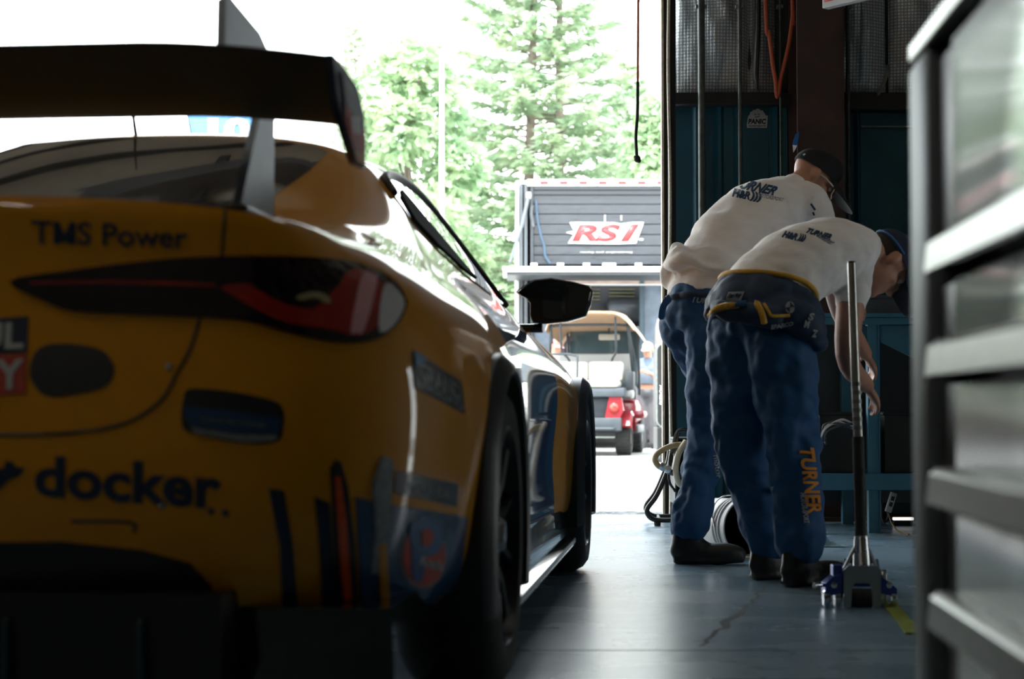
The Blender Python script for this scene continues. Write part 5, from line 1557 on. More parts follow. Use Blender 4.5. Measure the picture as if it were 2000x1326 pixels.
drape(text2d('Liqui Moly', [(1421, 585), (1446, 584), (1451, 573), (1426, 574)], .02, .3), bvBr, 'patch_text', M['print'], rsuit, off=.006, L=6, skirt=0)
for k, (x, y) in enumerate(((1575, 632), (1590, 650), (1583, 618))):
    drape(text2d(('M', 'Z', 'S')[k], [(x - 5, y + 7), (x + 5, y + 9), (x + 7, y - 5), (x - 4, y - 7)], .04, .2), bvBr, 'suit_patch', M['print_pale'], rsuit, off=.004, L=6, skirt=0)
obj('suit_belt', tube(catmull([at(1384, 640, 6.10), at(1388, 622, 6.05), at(1400, 604, 6.0), at(1425, 595, 5.98), at(1458, 592, 5.98)], 4), .011, 8, flat=(1.2, .5)), M['suit'], pB, world=True, smooth=60)
for txt, q, b_, s_ in (('TURNER', [(1573, 454), (1621, 470), (1626, 459), (1580, 446)], .03, .2), ('H&R', [(1527, 463), (1555, 470), (1562, 458), (1535, 452)], .04, 0), (')))', [(1556, 470), (1570, 473), (1577, 460), (1563, 457)], .05, 0)):
    drape(text2d(txt, q, b_, s_), bvB, 'shirt_print', M['print'], shB, off=.003, L=6, skirt=0)
drape(text2d('MOTORSPORT', [(1594, 462), (1622, 478), (1630, 474), (1603, 458)], 0, .2), bvB, 'shirt_print', M['print_pale'], shB, off=.003, L=6, skirt=0)
M['amber'] = mat('amber_print', (.62, .22, .012), .7, noise_amt=.1)
drape(text2d('TURNER', [(1560, 876), (1576, 1004), (1604, 1000), (1588, 874)], .03, .15), bvBt, 'leg_text', M['amber'], trB, off=.005, L=8, skirt=0)
drape(text2d('MOTOR-SPORT', [(1562, 962), (1570, 1024), (1580, 1022), (1573, 962)], .02, .2), bvBt, 'leg_text', M['print_pale'], trB, off=.005, L=8, skirt=0)
drape(poly2d([(1504, 952), (1511, 950), (1510, 962), (1507, 968)]), bvBt, 'leg_tag', mat('pale_teal', (.25, .5, .55), .6, noise_amt=.05), trB, off=.006, L=6, skirt=0)
r_, f_, u_ = axB
bm = NB(); add_tube(bm, [PB(.086 * math.cos(R(a)), -.012 + .106 * math.sin(R(a)), .030 + .01 * math.sin(R(a))) for a in range(180, 361, 15)], .004, 6)
obj('cap_piping', bm, mat('bright_blue_trim', (.03, .16, .42), .6, noise_amt=.1), pB, world=True, smooth=60)

# ---- people beyond in the yard
def standing(x, y, hd, H=1.76, arms='down', lean=0.0):
    h = Vector((math.sin(hd), math.cos(hd), 0)); l = Vector((h.y, -h.x, 0)); k = H / 1.76
    b = Vector((x, y, -.03))
    up = Vector((0, 0, 1))
    Pt = lambda f, s, z: b + (h * (f + lean * max(0, z - .95)) + l * s + up * z) * 1 * k
    J = dict(lat=l, hip=Pt(0, 0, .92), spine=[Pt(0, 0, .98), Pt(.01, 0, 1.08), Pt(.015, 0, 1.20), Pt(.01, 0, 1.34), Pt(-.01, 0, 1.45)], ta=[.165, .16, .175, .19, .12], tb=[.12, .115, .12, .118, .08],
        neck=Pt(-.005, 0, 1.51), head=Pt(.02, 0, 1.64), f=h + up * -.1, u=up + h * .1, hipL=Pt(0, -.085, .90), hipR=Pt(0, .085, .90), knL=Pt(.02, -.095, .50), knR=Pt(.02, .095, .50), anL=Pt(-.01, -.10, .09), anR=Pt(-.01, .10, .09), toeL=h - l * .2, toeR=h + l * .2,
        shL=Pt(-.01, -.18, 1.40), shR=Pt(-.01, .18, 1.40), curl=.5)
    if arms == 'down':
        J.update(elL=Pt(-.02, -.23, 1.12), elR=Pt(-.02, .23, 1.12), wrL=Pt(.08, -.23, .88), wrR=Pt(.08, .23, .88))
    elif arms == 'front':
        J.update(elL=Pt(.08, -.27, 1.16), elR=Pt(.08, .27, 1.16), wrL=Pt(.28, -.10, 1.25), wrR=Pt(.28, .10, 1.25))
    else:
        J.update(elL=Pt(.10, -.36, 1.32), elR=Pt(.10, .36, 1.32), wrL=Pt(.20, -.14, 1.50), wrR=Pt(.20, .14, 1.50))
    J['thL'] = up + l * .3; J['thR'] = up - l * .3
    return b, J
M['tee_white'] = mat('sunlit_tee', (.62, .60, .58), .8, noise_amt=.03)
M['tee_dark'] = mat('charcoal_tee', (.03, .045, .05), .8, noise_amt=.1)
M['tee_grey'] = mat('slate_tee', (.14, .18, .23), .8, noise_amt=.1)
M['shorts'] = mat('grey_trousers', (.12, .12, .13), .8, noise_amt=.1)
M['cap_tan'] = mat('tan_cap', (.50, .40, .30), .8, noise_amt=.1)
M['cap_red'] = mat('faded_red_cap', (.38, .16, .14), .8, noise_amt=.1)
q = at(1084, 800, 27.3)
b, J = standing(q.x, 27.3, R(150), 1.70, 'front')
person('person', 'man in white tee and faded red cap left of the golf cart', b, J, dict(shirt=M['tee_white'], trousers=M['shorts'], cap=M['cap_red'], hem=1), fine=False)
q = at(1137, 800, 27.2)
b, J = standing(q.x, 27.65, R(10), 1.72, 'up', lean=.1)
person('person', 'man in dark tee with raised forearms, seen through the golf cart', b, J, dict(shirt=M['tee_dark'], trousers=M['shorts'], hem=1), fine=False)
q = at(1266, 800, 27.5)
b, J = standing(q.x, 27.5, R(200), 1.66, 'front')
person('person', 'person in tan cap and slate tee right of the golf cart', b, J, dict(shirt=M['tee_grey'], trousers=M['shorts'], cap=M['cap_tan'], hem=1), fine=False)
# ------------------------------------------------------------------ things in the garage
M['bench_blue'] = mat('bench_blue', (.035, .15, .22), .45, coat=.2, noise_amt=.12, noise_scale=6)
M['orange_cord'] = mat('orange_cord', (.50, .10, .04), .55, noise_amt=.1, noise_scale=60)
M['black_cord'] = mat('black_cord', (.012, .012, .012), .6, noise_amt=.1)
M['plastic_white'] = mat('white_plastic', (.62, .60, .57), .45, noise_amt=.04)
M['tan_hose'] = mat('tan_hose', (.36, .27, .14), .5, noise_amt=.15, noise_scale=20)

# black cord hanging in the doorway
hx = at(1246, 0, 9.4)
pc = [at(1247, -60, 9.4), at(1246.5, 0, 9.4), at(1246, 90, 9.4), at(1245.5, 160, 9.4), at(1245, 220, 9.4), at(1242, 265, 9.4), at(1243.5, 303, 9.4)]
hc = thing('hanging_cord', 'dark cord with a plug end hanging in the open doorway', 'cord', (pc[0].x, 9.4, pc[0].z))
top = Vector((pc[0].x, 9.4, ZC))
obj('cord', tube(catmull([pc[3], pc[4], pc[5], pc[6]], 6), .0085, 8), M['black_cord'], hc, world=True, smooth=60)
obj('cord', tube(catmull([top, pc[0], pc[1], pc[2], pc[3]], 6), .0065, 8), M['orange_cord'], hc, world=True, smooth=60, label='orange upper run of the cord')
bm = NB(); add_ell(bm, at(1244.5, 310, 9.4), (.018, .016, .020), (Vector((1, 0, 0)), Vector((0, 1, 0)), Vector((0, 0, 1))), 12); add_ell(bm, at(1248, 314, 9.4), (.012, .011, .012), (Vector((1, 0, 0)), Vector((0, 1, 0)), Vector((0, 0, 1))), 10); add_ell(bm, at(1241, 307, 9.4), (.010, .01, .01), (Vector((1, 0, 0)), Vector((0, 1, 0)), Vector((0, 0, 1))), 10)
obj('plug', bm, M['black_cord'], hc, world=True, smooth=60)

# orange cord looped over the girt, hanging in a V
Yc = YF - .12
vc = [Vector((wx(1490), Yc, ZC - .02)), at(1495, 0, Yc), at(1502, 65, Yc), at(1510, 130, Yc), at(1515, 160, Yc), at(1517, 186, Yc), at(1520, 186, Yc), at(1526, 150, Yc), at(1541, 85, Yc), at(1549, 20, Yc), at(1548, 0, Yc), Vector((wx(1546), Yc, ZC - .02))]
o = tag(obj('extension_cord', tube(catmull(vc, 6), .0115, 8), M['orange_cord'], smooth=60), 'orange extension cord hanging in a V beside the red column', 'cord')

# sticker on the blue sheet: plain crowned badge with its lettering
sx0, sx1 = wx(1463), wx(1505)
def sp(px, py): return (wx(px) - wx(1484), at(px, py, YF).z - wz(228))
stk = thing('wall_sticker', 'white PANIC sticker on the blue wall sheet', 'sticker', (wx(1484), YF + .066, wz(228)))
ol = [sp(1465, 246), sp(1464.5, 240), sp(1466, 228), sp(1468, 222), sp(1470, 221), sp(1471, 215), sp(1475, 214), sp(1477, 211), sp(1481, 211), sp(1484, 208.5), sp(1489, 209), sp(1492, 212), sp(1496, 212), sp(1498, 216), sp(1500, 218), sp(1502, 222), sp(1506, 222), sp(1505.5, 232), sp(1504, 246)]
bb = obj('badge', prism(ol, .003, 'y', -.003), M['vinyl_white'], stk)
def sfl(body, x0, y0, x1, y1, m, bold, sh=0): 
    a = sp(x0, y0); b = sp(x1, y0); c = sp(x0, y1)
    flat_text(body, 'sticker_text', m, (a[0], -.0032, a[1]), (b[0] - a[0], 0, 0), (0, 0, c[1] - a[1]), stk, .0012, bold, sh, world=False)
sfl('PANIC', 1467, 239, 1502.5, 228.5, M['vinyl_black'], .045, .15)
sfl('motorsports', 1468, 245.5, 1502, 240.5, M['vinyl_black'], .02)
for cx_ in (1481, 1488):
    a = sp(cx_, 220)
    obj('badge_dot', prism([(a[0] + .006 * math.cos(k * PI / 6), a[1] + .006 * math.sin(k * PI / 6)) for k in range(12)], .0012, 'y', -.0044), M['vinyl_grey'], stk)
a = sp(1480, 226); b = sp(1490, 225)
obj('badge_line', prism([(a[0], a[1]), (b[0], b[1] + .002), (b[0], b[1] + .006), (a[0], a[1] + .003)], .0012, 'y', -.0044), M['vinyl_black'], stk)

# strip of blue tape flagged on the column edge
tp_ = NB()
pp = [[at(1554, 262, YF - .30), at(1561, 257, YF - .30)], [at(1549, 276, YF - .31), at(1560, 268, YF - .31)], [at(1548, 283, YF - .31), at(1557, 284, YF - .32)]]
pw = [[at(1548, 283, YF - .312), at(1557, 284, YF - .322)], [at(1549.5, 298, YF - .30), at(1554, 291, YF - .31)]]
def ribbon(rows, name, m, par):
    b = NB(); prev = None
    for l, r in rows:
        q = [b.verts.new(l), b.verts.new(r), b.verts.new(r + Vector((0, .002, 0))), b.verts.new(l + Vector((0, .002, 0)))]
        if prev:
            for k in range(4): b.faces.new((prev[k], prev[(k + 1) % 4], q[(k + 1) % 4], q[k]))
        else: b.faces.new(q)
        prev = q
    b.faces.new(prev[::-1])
    return obj(name, b, m, par, world=True)
tpe = thing('tape_strip', 'short flag of blue tape on the red column above the black cap', 'tape', (wx(1554), YF - .31, wz(280)))
ribbon(pp, 'tape', mat('blue_tape', (.01, .12, .42), .6, noise_amt=.1), tpe)
ribbon(pw, 'tape_back', M['plastic_white'], tpe)

# corner of the exit sign
es = thing('exit_sign', 'white exit sign box with red letters at the top edge', 'sign', (at(1660, 0, 9.2).x, 9.2, at(1660, -10, 9.2).z), R(-52))
obj('sign_box', box((0, 0, .055), (.34, .05, .20), bevel=.006), M['plastic_white'], es)
flat_text('EXIT', 'sign_letters', mat('exit_red', (.65, .06, .04), .5, noise_amt=.05), (-.15, -.026, -.015), (.30, 0, 0), (0, 0, .14), es, .003, .03, world=False)
obj('sign_stem', tube([(0, 0, .15), (0, 0, ZC - es.location.z)], .010, 8), M['galv'], es)

# ---- blue work bench
BYf, BYb = 8.75, 9.5
zt_, zt0 = at(1700, 612, BYf).z, at(1700, 634, BYf).z
bnx0, bnx1 = at(1560, 800, BYf).x, at(1960, 800, BYf).x
wb_ = thing('work_bench', 'blue steel work bench with corner braces and lower shelf', 'bench', ((bnx0 + bnx1) / 2, (BYf + BYb) / 2, 0))
def wbx(name, a, b, m=None, bev=.003): return obj(name, bx(a, b, bev), m or M['bench_blue'], wb_, world=True)
wbx('bench_top', (bnx0, BYf - .03, zt_ - .02), (bnx1, BYb, zt_))
wbx('top_rail', (bnx0 + .02, BYf - .02, zt0), (bnx1 - .02, BYf + .01, zt_ - .021))
lx = at(1695, 800, BYf).x; lx2 = at(1718, 800, BYf).x; lw = lx2 - lx
for x in (bnx0 + .02, lx, bnx1 - .02 - lw):
    for y in (BYf, BYb - .06):
        wbx('leg', (x, y, 0), (x + lw, y + .05, zt_ - .021))
        if y == BYf: wbx('leg_flange', (x + lw - .004, y - .012, 0), (x + lw, y, zt0), M['bench_blue'], 0)
z0_, z1_ = at(1700, 957, BYf).z, at(1700, 925, BYf).z
wbx('shelf_rail', (bnx0 + .02, BYf - .015, z0_), (bnx1 - .02, BYf + .012, z1_))
wbx('shelf', (bnx0 + .03, BYf + .013, z1_ - .02), (bnx1 - .03, BYb - .02, z1_))
wbx('back_panel', (bnx0 + .02, BYb - .012, z0_ - .1), (bnx1 - .02, BYb, zt_ - .03), M['wall_dark'])
def tri(name, pts, y): return obj(name, prism([(at(a, b, BYf).x, at(a, b, BYf).z) for a, b in pts], .012, 'y', y), M['bench_blue'], wb_, world=True)
tri('corner_brace', [(1719, 636), (1800, 636), (1800, 706), (1722, 668)], BYf + .02)
tri('corner_brace', [(1640, 636), (1694, 636), (1694, 700)], BYf + .02)
# on the bench: a box of parts and a dark case; under it, crates
def crate(name, label, cat, px0, px1, y0, y1, h, z, m, group=None):
    x0, x1 = at(px0, 800, y0).x, at(px1, 800, y0).x
    t = thing(name, label, cat, ((x0 + x1) / 2, (y0 + y1) / 2, z), 0, group)
    w, d = x1 - x0, y1 - y0
    obj('crate_wall', bx((-w / 2, -d / 2, 0), (w / 2, -d / 2 + .012, h), .003), m, t)
    obj('crate_wall', bx((-w / 2, d / 2 - .012, 0), (w / 2, d / 2, h), .003), m, t)
    obj('crate_wall', bx((-w / 2, -d / 2 + .0125, 0), (-w / 2 + .012, d / 2 - .0125, h), .003), m, t)
    obj('crate_wall', bx((w / 2 - .012, -d / 2 + .0125, 0), (w / 2, d / 2 - .0125, h), .003), m, t)
    obj('crate_floor', bx((-w / 2 + .0125, -d / 2 + .0125, 0), (w / 2 - .0125, d / 2 - .0125, .01)), m, t)
    obj('crate_rim', tube([(-w / 2, -d / 2, h), (w / 2, -d / 2, h), (w / 2, d / 2, h), (-w / 2, d / 2, h)], .009, 6, closed=True), m, t)
    return t
crate('parts_box', 'low grey open box on the blue bench top', 'box', 1690, 1775, 8.85, 9.2, .085, zt_ + .001, M['cart_grey'])
crate('storage_crate', 'black open crate on the shelf of the blue bench', 'crate', 1727, 1800, 8.82, 9.18, .29, z1_ + .001, M['black_satin'])
crate('storage_crate', 'wider black open crate on the bench shelf behind the jack handle', 'crate', 1600, 1684, 8.82, 9.18, .29, z1_ + .001, M['black_satin'])
# cable bundle spilling out of the wider crate
cb = thing('cable_bundle', 'tangle of grey cables lying over the wider black crate', 'cables', at(1620, 840, 8.78))
for k in range(7):
    q = random.Random(k)
    pts = [at(1606 + q.uniform(-6, 8), 858 + q.uniform(-10, 10), 8.74), at(1612 + q.uniform(-4, 6), 835 + q.uniform(-6, 8), 8.70), at(1640 + q.uniform(-8, 8), 824 + q.uniform(-5, 8), 8.70), at(1664, 830 + q.uniform(-4, 10), 8.76)]
    obj('cable', tube(catmull(pts, 5), .006, 6), M['cart_grey'] if k % 3 else M['plastic_white'], cb, world=True, smooth=60)
# power strip hanging under the shelf, its flex, and the white strip behind
pst = thing('power_strip', 'white power strip hanging by its flex under the bench shelf', 'power strip', at(1737, 965, 8.9))
a_, b_ = at(1746, 962, 8.9), at(1734, 1000, 8.9)
dv = (b_ - a_).normalized()
mr = Matrix((Vector((dv.z, 0, -dv.x)), Vector((0, 1, 0)), dv)).transposed()
obj('strip_body', box((a_ + b_) / 2, (.030, .03, (b_ - a_).length), rot=mr, bevel=.004), M['plastic_white'], pst, world=True)
for k in (.3, .6): obj('socket', box(a_.lerp(b_, k) + Vector((0, -.0155, 0)), (.016, .004, .022), rot=mr), M['vinyl_black'], pst, world=True)
obj('flex', tube(catmull([b_, at(1735, 1010, 8.9), at(1728, 1020, 8.9), at(1722, 1008, 8.9), at(1722, 985, 8.9), at(1716, 962, 8.9)], 5), .006, 6), M['black_cord'], pst, world=True, smooth=60)
obj('flex', tube(catmull([b_, at(1742, 1022, 8.86), at(1754, 1036, 8.7), at(1775, 1044, 8.6)], 5), .004, 6), M['tan_hose'], pst, world=True, smooth=60)
lt = thing('light_bar', 'bright white bar lying low behind the bench leg', 'lamp', at(1768, 1018, 9.3))
obj('bar_tube', box(at(1764, 1013, 9.3), (.11, .02, .016), bevel=.005), mat('bar_glow', (.8, .8, .8), .4, emit=(1, .97, .94), emit_str=1.0), lt, world=True)
obj('bar_foot', bx(at(1745, 1016, 9.3), at(1783, 1030, 9.29) * 1, .002), M['vinyl_black'], lt, world=True)
# rag by the nearer man's boots
rg = NB(); gq = []
c = Vector((at(1619, 1047, 7.9).x, 7.9, .0))
for j in range(9):
    row = []
    for i in range(11):
        u, v = i / 10 - .5, j / 8 - .5
        z = max(.004, .055 * math.exp(-((u + .15) ** 2 + v * v) / .03) + .03 * abs(noise.noise((u * 6, v * 6, 3))))
        row.append(rg.verts.new(c + Vector((u * .14, v * .12, z))))
    gq.append(row)
for j in range(8):
    for i in range(10): rg.faces.new((gq[j][i], gq[j][i + 1], gq[j + 1][i + 1], gq[j + 1][i]))
tag(obj('shop_rag', rg, mat('teal_rag', (.25, .42, .46), .9, noise_amt=.1), smooth=60), 'crumpled pale rag on the floor beside the bent man', 'rag')

# ---- white bucket lying on its side between the men
bk0 = Vector((.795, 7.60, 0)); ax_b = Vector((.45, -.89, 0)).normalized()
bkt = thing('bucket', 'white plastic bucket lying on its side between the two men', 'bucket', (bk0.x, bk0.y, 0))
T = Matrix.Translation((bk0.x, bk0.y, .1235)) @ ax_b.to_track_quat('Z', 'Y').to_matrix().to_4x4()
Lb = .36
obj('bucket_shell', lathe([(0, 0), (.100, 0), (.105, .006), (.117, Lb), (.122, Lb), (.122, Lb - .02), (.113, Lb - .004), (.100, .012), (0, .012)], 40, T), M['plastic_white'], bkt, world=True, smooth=40)
for k in range(3):
    obj('bucket_rib', lathe([(.1155 - .001 * k, Lb - .045 - .022 * k), (.121 - .001 * k, Lb - .045 - .022 * k), (.121 - .001 * k, Lb - .051 - .022 * k), (.1155 - .001 * k, Lb - .051 - .022 * k)], 40, T, close=True), M['plastic_white'], bkt, world=True, smooth=40)
obj('bucket_lining', lathe([(0, .03), (.103, .03), (.1115, Lb - .012), (.110, Lb - .012), (.100, .034), (0, .034)], 32, T), M['vinyl_black'], bkt, world=True, smooth=40, label='dark inside of the bucket')  # inside wall coloured black
obj('bucket_handle', tube(catmull([T @ Vector((.124 * math.cos(a), .124 * math.sin(a), Lb - .06 + .08 * math.sin(a - PI))) for a in [PI * k / 10 for k in range(11)]], 2), .003, 6), M['steel'], bkt, world=True, smooth=60)

# ---- small cart with hose reel at the jamb
ct = thing('hose_cart', 'black tubular cart with tan air hose beside the door jamb', 'cart', at(1300, 1018, 9.25))
Yh = 9.25
fr = catmull([at(1312, 880, Yh), at(1306, 912, Yh), at(1284, 965, Yh), at(1265, 992, Yh), at(1265, 1004, Yh), at(1276, 1014, Yh), at(1300, 1016, Yh), at(1345, 1015, Yh)], 5)
obj('cart_frame', tube(fr, .013, 8), M['black_satin'], ct, world=True, smooth=60)
obj('cart_frame', tube([p + Vector((.02, .34, .0)) for p in fr], .013, 8), M['black_satin'], ct, world=True, smooth=60)
for q in (fr[0], fr[-8]): obj('cross_tube', tube([q, q + Vector((.02, .34, 0))], .010, 8), M['black_satin'], ct, world=True, smooth=60)
obj('rubber_foot', lathe([(0, 0), (.016, 0), (.018, .02), (0, .02)], 12, Matrix.Translation((at(1284, 1016, Yh).x, Yh, .002))), M['rubber'], ct, world=True)
bz0, bz1 = at(1330, 985, Yh).z, at(1330, 854, Yh).z
bxa, bxb = at(1317, 800, Yh).x, at(1362, 800, Yh).x
for nm, a, b in (('cabinet_panel', (bxa, Yh, bz1 - .015), (bxb, Yh + .28, bz1)), ('cabinet_panel', (bxa, Yh, bz0), (bxa + .012, Yh + .28, bz1 - .0155)), ('cabinet_panel', (bxb - .012, Yh, bz0), (bxb, Yh + .28, bz1 - .0155)), ('cabinet_panel', (bxa + .0125, Yh + .26, bz0), (bxb - .0125, Yh + .28, bz1 - .0155)), ('cabinet_shelf', (bxa + .0125, Yh + .01, bz0), (bxb - .0125, Yh + .259, bz0 + .012))):
    obj(nm, bx(a, b, .003), M['girt'] if nm == 'cabinet_panel' else M['black_satin'], ct, world=True)
obj('cabinet_edge', tube([(bxa + .004, Yh - .002, bz0), (bxa + .004, Yh - .002, bz1 - .004), (bxb, Yh - .002, bz1 - .004)], .006, 6), M['galv'], ct, world=True, smooth=60)
ho = catmull([at(1330, 868, Yh - .05), at(1308, 872, Yh - .07), at(1286, 884, Yh - .08), at(1279, 897, Yh - .08), at(1286, 910, Yh - .08), at(1300, 916, Yh - .08)], 6)
obj('air_hose', tube(ho, .015, 10), M['tan_hose'], ct, world=True, smooth=60)
h2 = catmull([at(1300, 916, Yh - .08), at(1315, 924, Yh - .08), at(1338, 928, Yh - .06)], 5)
obj('hose_coupling', lathe([(.0, -.03), (.02, -.03), (.022, -.01), (.017, 0), (.022, .012), (.02, .03), (0, .03)], 12, Matrix.Translation(at(1299, 914, Yh - .08)) @ Vector((1, 0, -.45)).to_track_quat('Z', 'Y').to_matrix().to_4x4()), M['steel'], ct, world=True, smooth=40)
obj('air_hose', tube(h2, .015, 10), M['cart_grey'], ct, world=True, smooth=60)
h3 = catmull([at(1340, 862, Yh - .06), at(1326, 885, Yh - .09), at(1320, 915, Yh - .10), at(1324, 940, Yh - .09), at(1334, 950, Yh - .07)], 6)
obj('air_hose', tube(h3, .016, 10), mat('pale_hose', (.55, .48, .36), .5, noise_amt=.1), ct, world=True, smooth=60, label='paler loop of hose')
for k in range(10):
    q = random.Random(40 + k)
    e = at(1310 + k * 1.6, 862 + 4 * math.sin(k), Yh - .02)
    obj('wire', tube(catmull([at(1352, 842 + q.uniform(-4, 6), Yh + .05), at(1336 - q.uniform(0, 5), 836 + q.uniform(0, 10), Yh), at(1318 + k * .8, 848 + q.uniform(-4, 8), Yh - .02), e + Vector((0, 0, -.06))], 5), .0028, 5), M['black_cord'] if k % 2 else M['galv'], ct, world=True, smooth=60)
for k in range(4):
    q = random.Random(60 + k)
    obj('wire', tube(catmull([at(1310 + k * 2, 880, Yh + .0), at(1304 + q.uniform(0, 8), 905, Yh - .03), at(1305 + q.uniform(0, 6), 940, Yh - .03), at(1318 + q.uniform(0, 5), 962, Yh)], 5), .005, 5), M['black_cord'], ct, world=True, smooth=60)

# ---- racing floor jack with its upright handle
jb = Vector((CAMP + ray(1682, 1188) * (-CAMZ / ray(1682, 1188).z)))
jk = thing('floor_jack', 'low aluminium floor jack with blue side arms and tall upright handle', 'jack', (jb.x, jb.y, 0))
JYY = jb.y
def jp(px, py, dy=0): p = at(px, py, JYY + dy); return p
hb, hm, hm2, ht = jp(1682, 1052, .10), jp(1676, 853, .12), jp(1671, 750, .13), jp(1663, 514, .15)
rr = .0145
obj('handle_tube', tube([hm, hm2, ht], [rr, rr * .98, rr * .92], 16), mat('bare_tube', (.36, .36, .33), .30, metal=.85, noise_amt=.25, noise_scale=40, stretch=(1, 1, .2)), jk, world=True, smooth=40)
obj('handle_grip', tube([hb, hb.lerp(hm, .5), hm], [.0185, .0185, .0185], 16), M['rubber'], jk, world=True, smooth=40)
for k, t in enumerate((.02, .30, .62, .72, .82, .92)):
    p = hm.lerp(ht, .04 + .05 * k)
    obj('grip_ring', tube([p, p + (ht - hm).normalized() * .012], .0155, 16), M['galv'], jk, world=True, smooth=40)
obj('handle_cap', tube([ht, ht + (ht - hm).normalized() * .006], .0125, 16), M['vinyl_black'], jk, world=True, smooth=40)
obj('handle_socket', tube([jp(1684, 1120, .08), jp(1682, 1048, .10)], [.030, .022], 14), M['steel'], jk, world=True, smooth=40)
for a, b in (((1669, 1070), (1648, 1112)), ((1696, 1072), (1714, 1112))):
    obj('socket_brace', tube([jp(*a, .09), jp(*b, .06)], .0055, 8), M['alu'], jk, world=True, smooth=60)
def jpl(name, pts, d, y, m): return obj(name, bevel_all(prism([(jp(a, b).x, max(.004, jp(a, b).z)) for a, b in pts], d, 'y', JYY + y), .003), m, jk, world=True, smooth=35)
yoke = jpl('end_plate', [(1646, 1186), (1646, 1112), (1654, 1104), (1710, 1104), (1718, 1112), (1718, 1186), (1703, 1187), (1701, 1146), (1696, 1138), (1668, 1138), (1662, 1146), (1660, 1187)], .012, -.02, M['alu'])
for px in (1671, 1692):
    obj('roller', lathe([(0, -.022), (.024, -.022), (.028, -.016), (.028, .016), (.024, .022), (0, .022)], 20, Matrix.Translation((jp(px, 1170).x, JYY + .02, .029)) @ AXX), M['rubber'], jk, world=True, smooth=40)
M['jack_blue'] = mat('anodised_blue', (.03, .06, .32), .28, metal=.6, coat=.5, noise_amt=.1)
for x0, x1, s in ((1612, 1644, -1), (1720, 1752, 1)):
    jpl('side_arm', [(x0 + (0 if s < 0 else 0), 1164), (x0, 1140), ((x0 + x1) / 2, 1126 if s < 0 else 1130), (x1, 1122 if s < 0 else 1140), (x1, 1160)] if s < 0 else [(x0, 1160), (x0, 1126), ((x0 + x1) / 2, 1136), (x1, 1150), (x1, 1164)], .07, .0, M['jack_blue'])
    for q in (x0 + 4, x1 - 6):
        w = obj('castor_wheel', lathe([(0, -.010), (.022, -.010), (.026, -.006), (.026, .006), (.022, .010), (0, .010)], 18, Matrix.Translation((jp(q, 1175).x, JYY + .02, .0275)) @ AXX), M['chrome'], jk, world=True, smooth=40)
    obj('arm_bolt', lathe([(0, 0), (.010, 0), (.010, .008), (0, .012)], 10, Matrix.Translation((jp((x0 + x1) / 2, 1142).x, JYY - .002, jp(1640, 1142).z)) @ Matrix.Rotation(PI / 2, 4, 'X')), M['chrome'], jk, world=True, smooth=40)
obj('release_lever', tube([jp(1618, 1143, .02), jp(1600, 1143, .0), jp(1590, 1143, -.01)], [.006, .006, .009], 8), M['chrome'], jk, world=True, smooth=50)
obj('valve_block', box(jp(1634, 1118, .05), (.03, .05, .05), bevel=.004), M['jack_blue'], jk, world=True)
JR = Matrix.Translation((jb.x, JYY, 0)) @ Matrix.Rotation(-math.atan2(jb.x, jb.y), 4, 'Z')   # body trails straight behind the end plate
def jobj(name, bm, m, smooth=40):
    bm.transform(JR); return obj(name, bm, m, jk, world=True, smooth=smooth)
for s in (-1, 1):
    jobj('side_rail', bx((s * .052 - .006, .01, .03), (s * .052 + .006, .62, .10), .004), M['black_satin'])
    jobj('castor_wheel', lathe([(0, -.012), (.030, -.012), (.034, -.007), (.034, .007), (.030, .012), (0, .012)], 20, Matrix.Translation((s * .072, .58, .034)) @ AXX), M['steel'])
jobj('lift_beam', bx((-.035, .15, .05), (.035, .72, .082), .008), M['jack_blue'])
jobj('lift_pad', lathe([(0, .082), (.040, .082), (.044, .09), (.044, .10), (0, .10)], 20, Matrix.Translation((0, .66, 0))), M['rubber'])
# yellow-green strap on the floor right of the jack
G = lambda px, py: Vector((CAMP + ray(px, py) * (-CAMZ / ray(px, py).z)))
st = catmull([G(1738, 1178), G(1746, 1192), G(1760, 1208), G(1772, 1222), G(1785, 1240)], 5)
bm = NB(); prev = None
for i, p in enumerate(st):
    t = (st[min(i + 1, len(st) - 1)] - st[max(i - 1, 0)]).normalized(); s = Vector((t.y, -t.x, 0)) * .022
    q = [bm.verts.new(p - s + Vector((0, 0, .001))), bm.verts.new(p + s + Vector((0, 0, .001))), bm.verts.new(p + s + Vector((0, 0, .005 + .002 * math.sin(i)))), bm.verts.new(p - s + Vector((0, 0, .005 + .002 * math.sin(i))))]
    if prev:
        for k in range(4): bm.faces.new((prev[k], prev[(k + 1) % 4], q[(k + 1) % 4], q[k]))
    else: bm.faces.new(q)
    prev = q
bm.faces.new(prev[::-1])
tag(obj('strap', bm, mat('lime_strap', (.20, .24, .02), .7, noise_amt=.2, noise_scale=30)), 'yellow green strap lying on the floor beside the jack', 'strap')

# ---- tall tool cabinet close on the right
CY = R(3.9)
cab = thing('tool_cabinet', 'tall dark steel tool cabinet with bright pull rails at the right edge', 'cabinet', (.572, 2.517, 0), -CY)
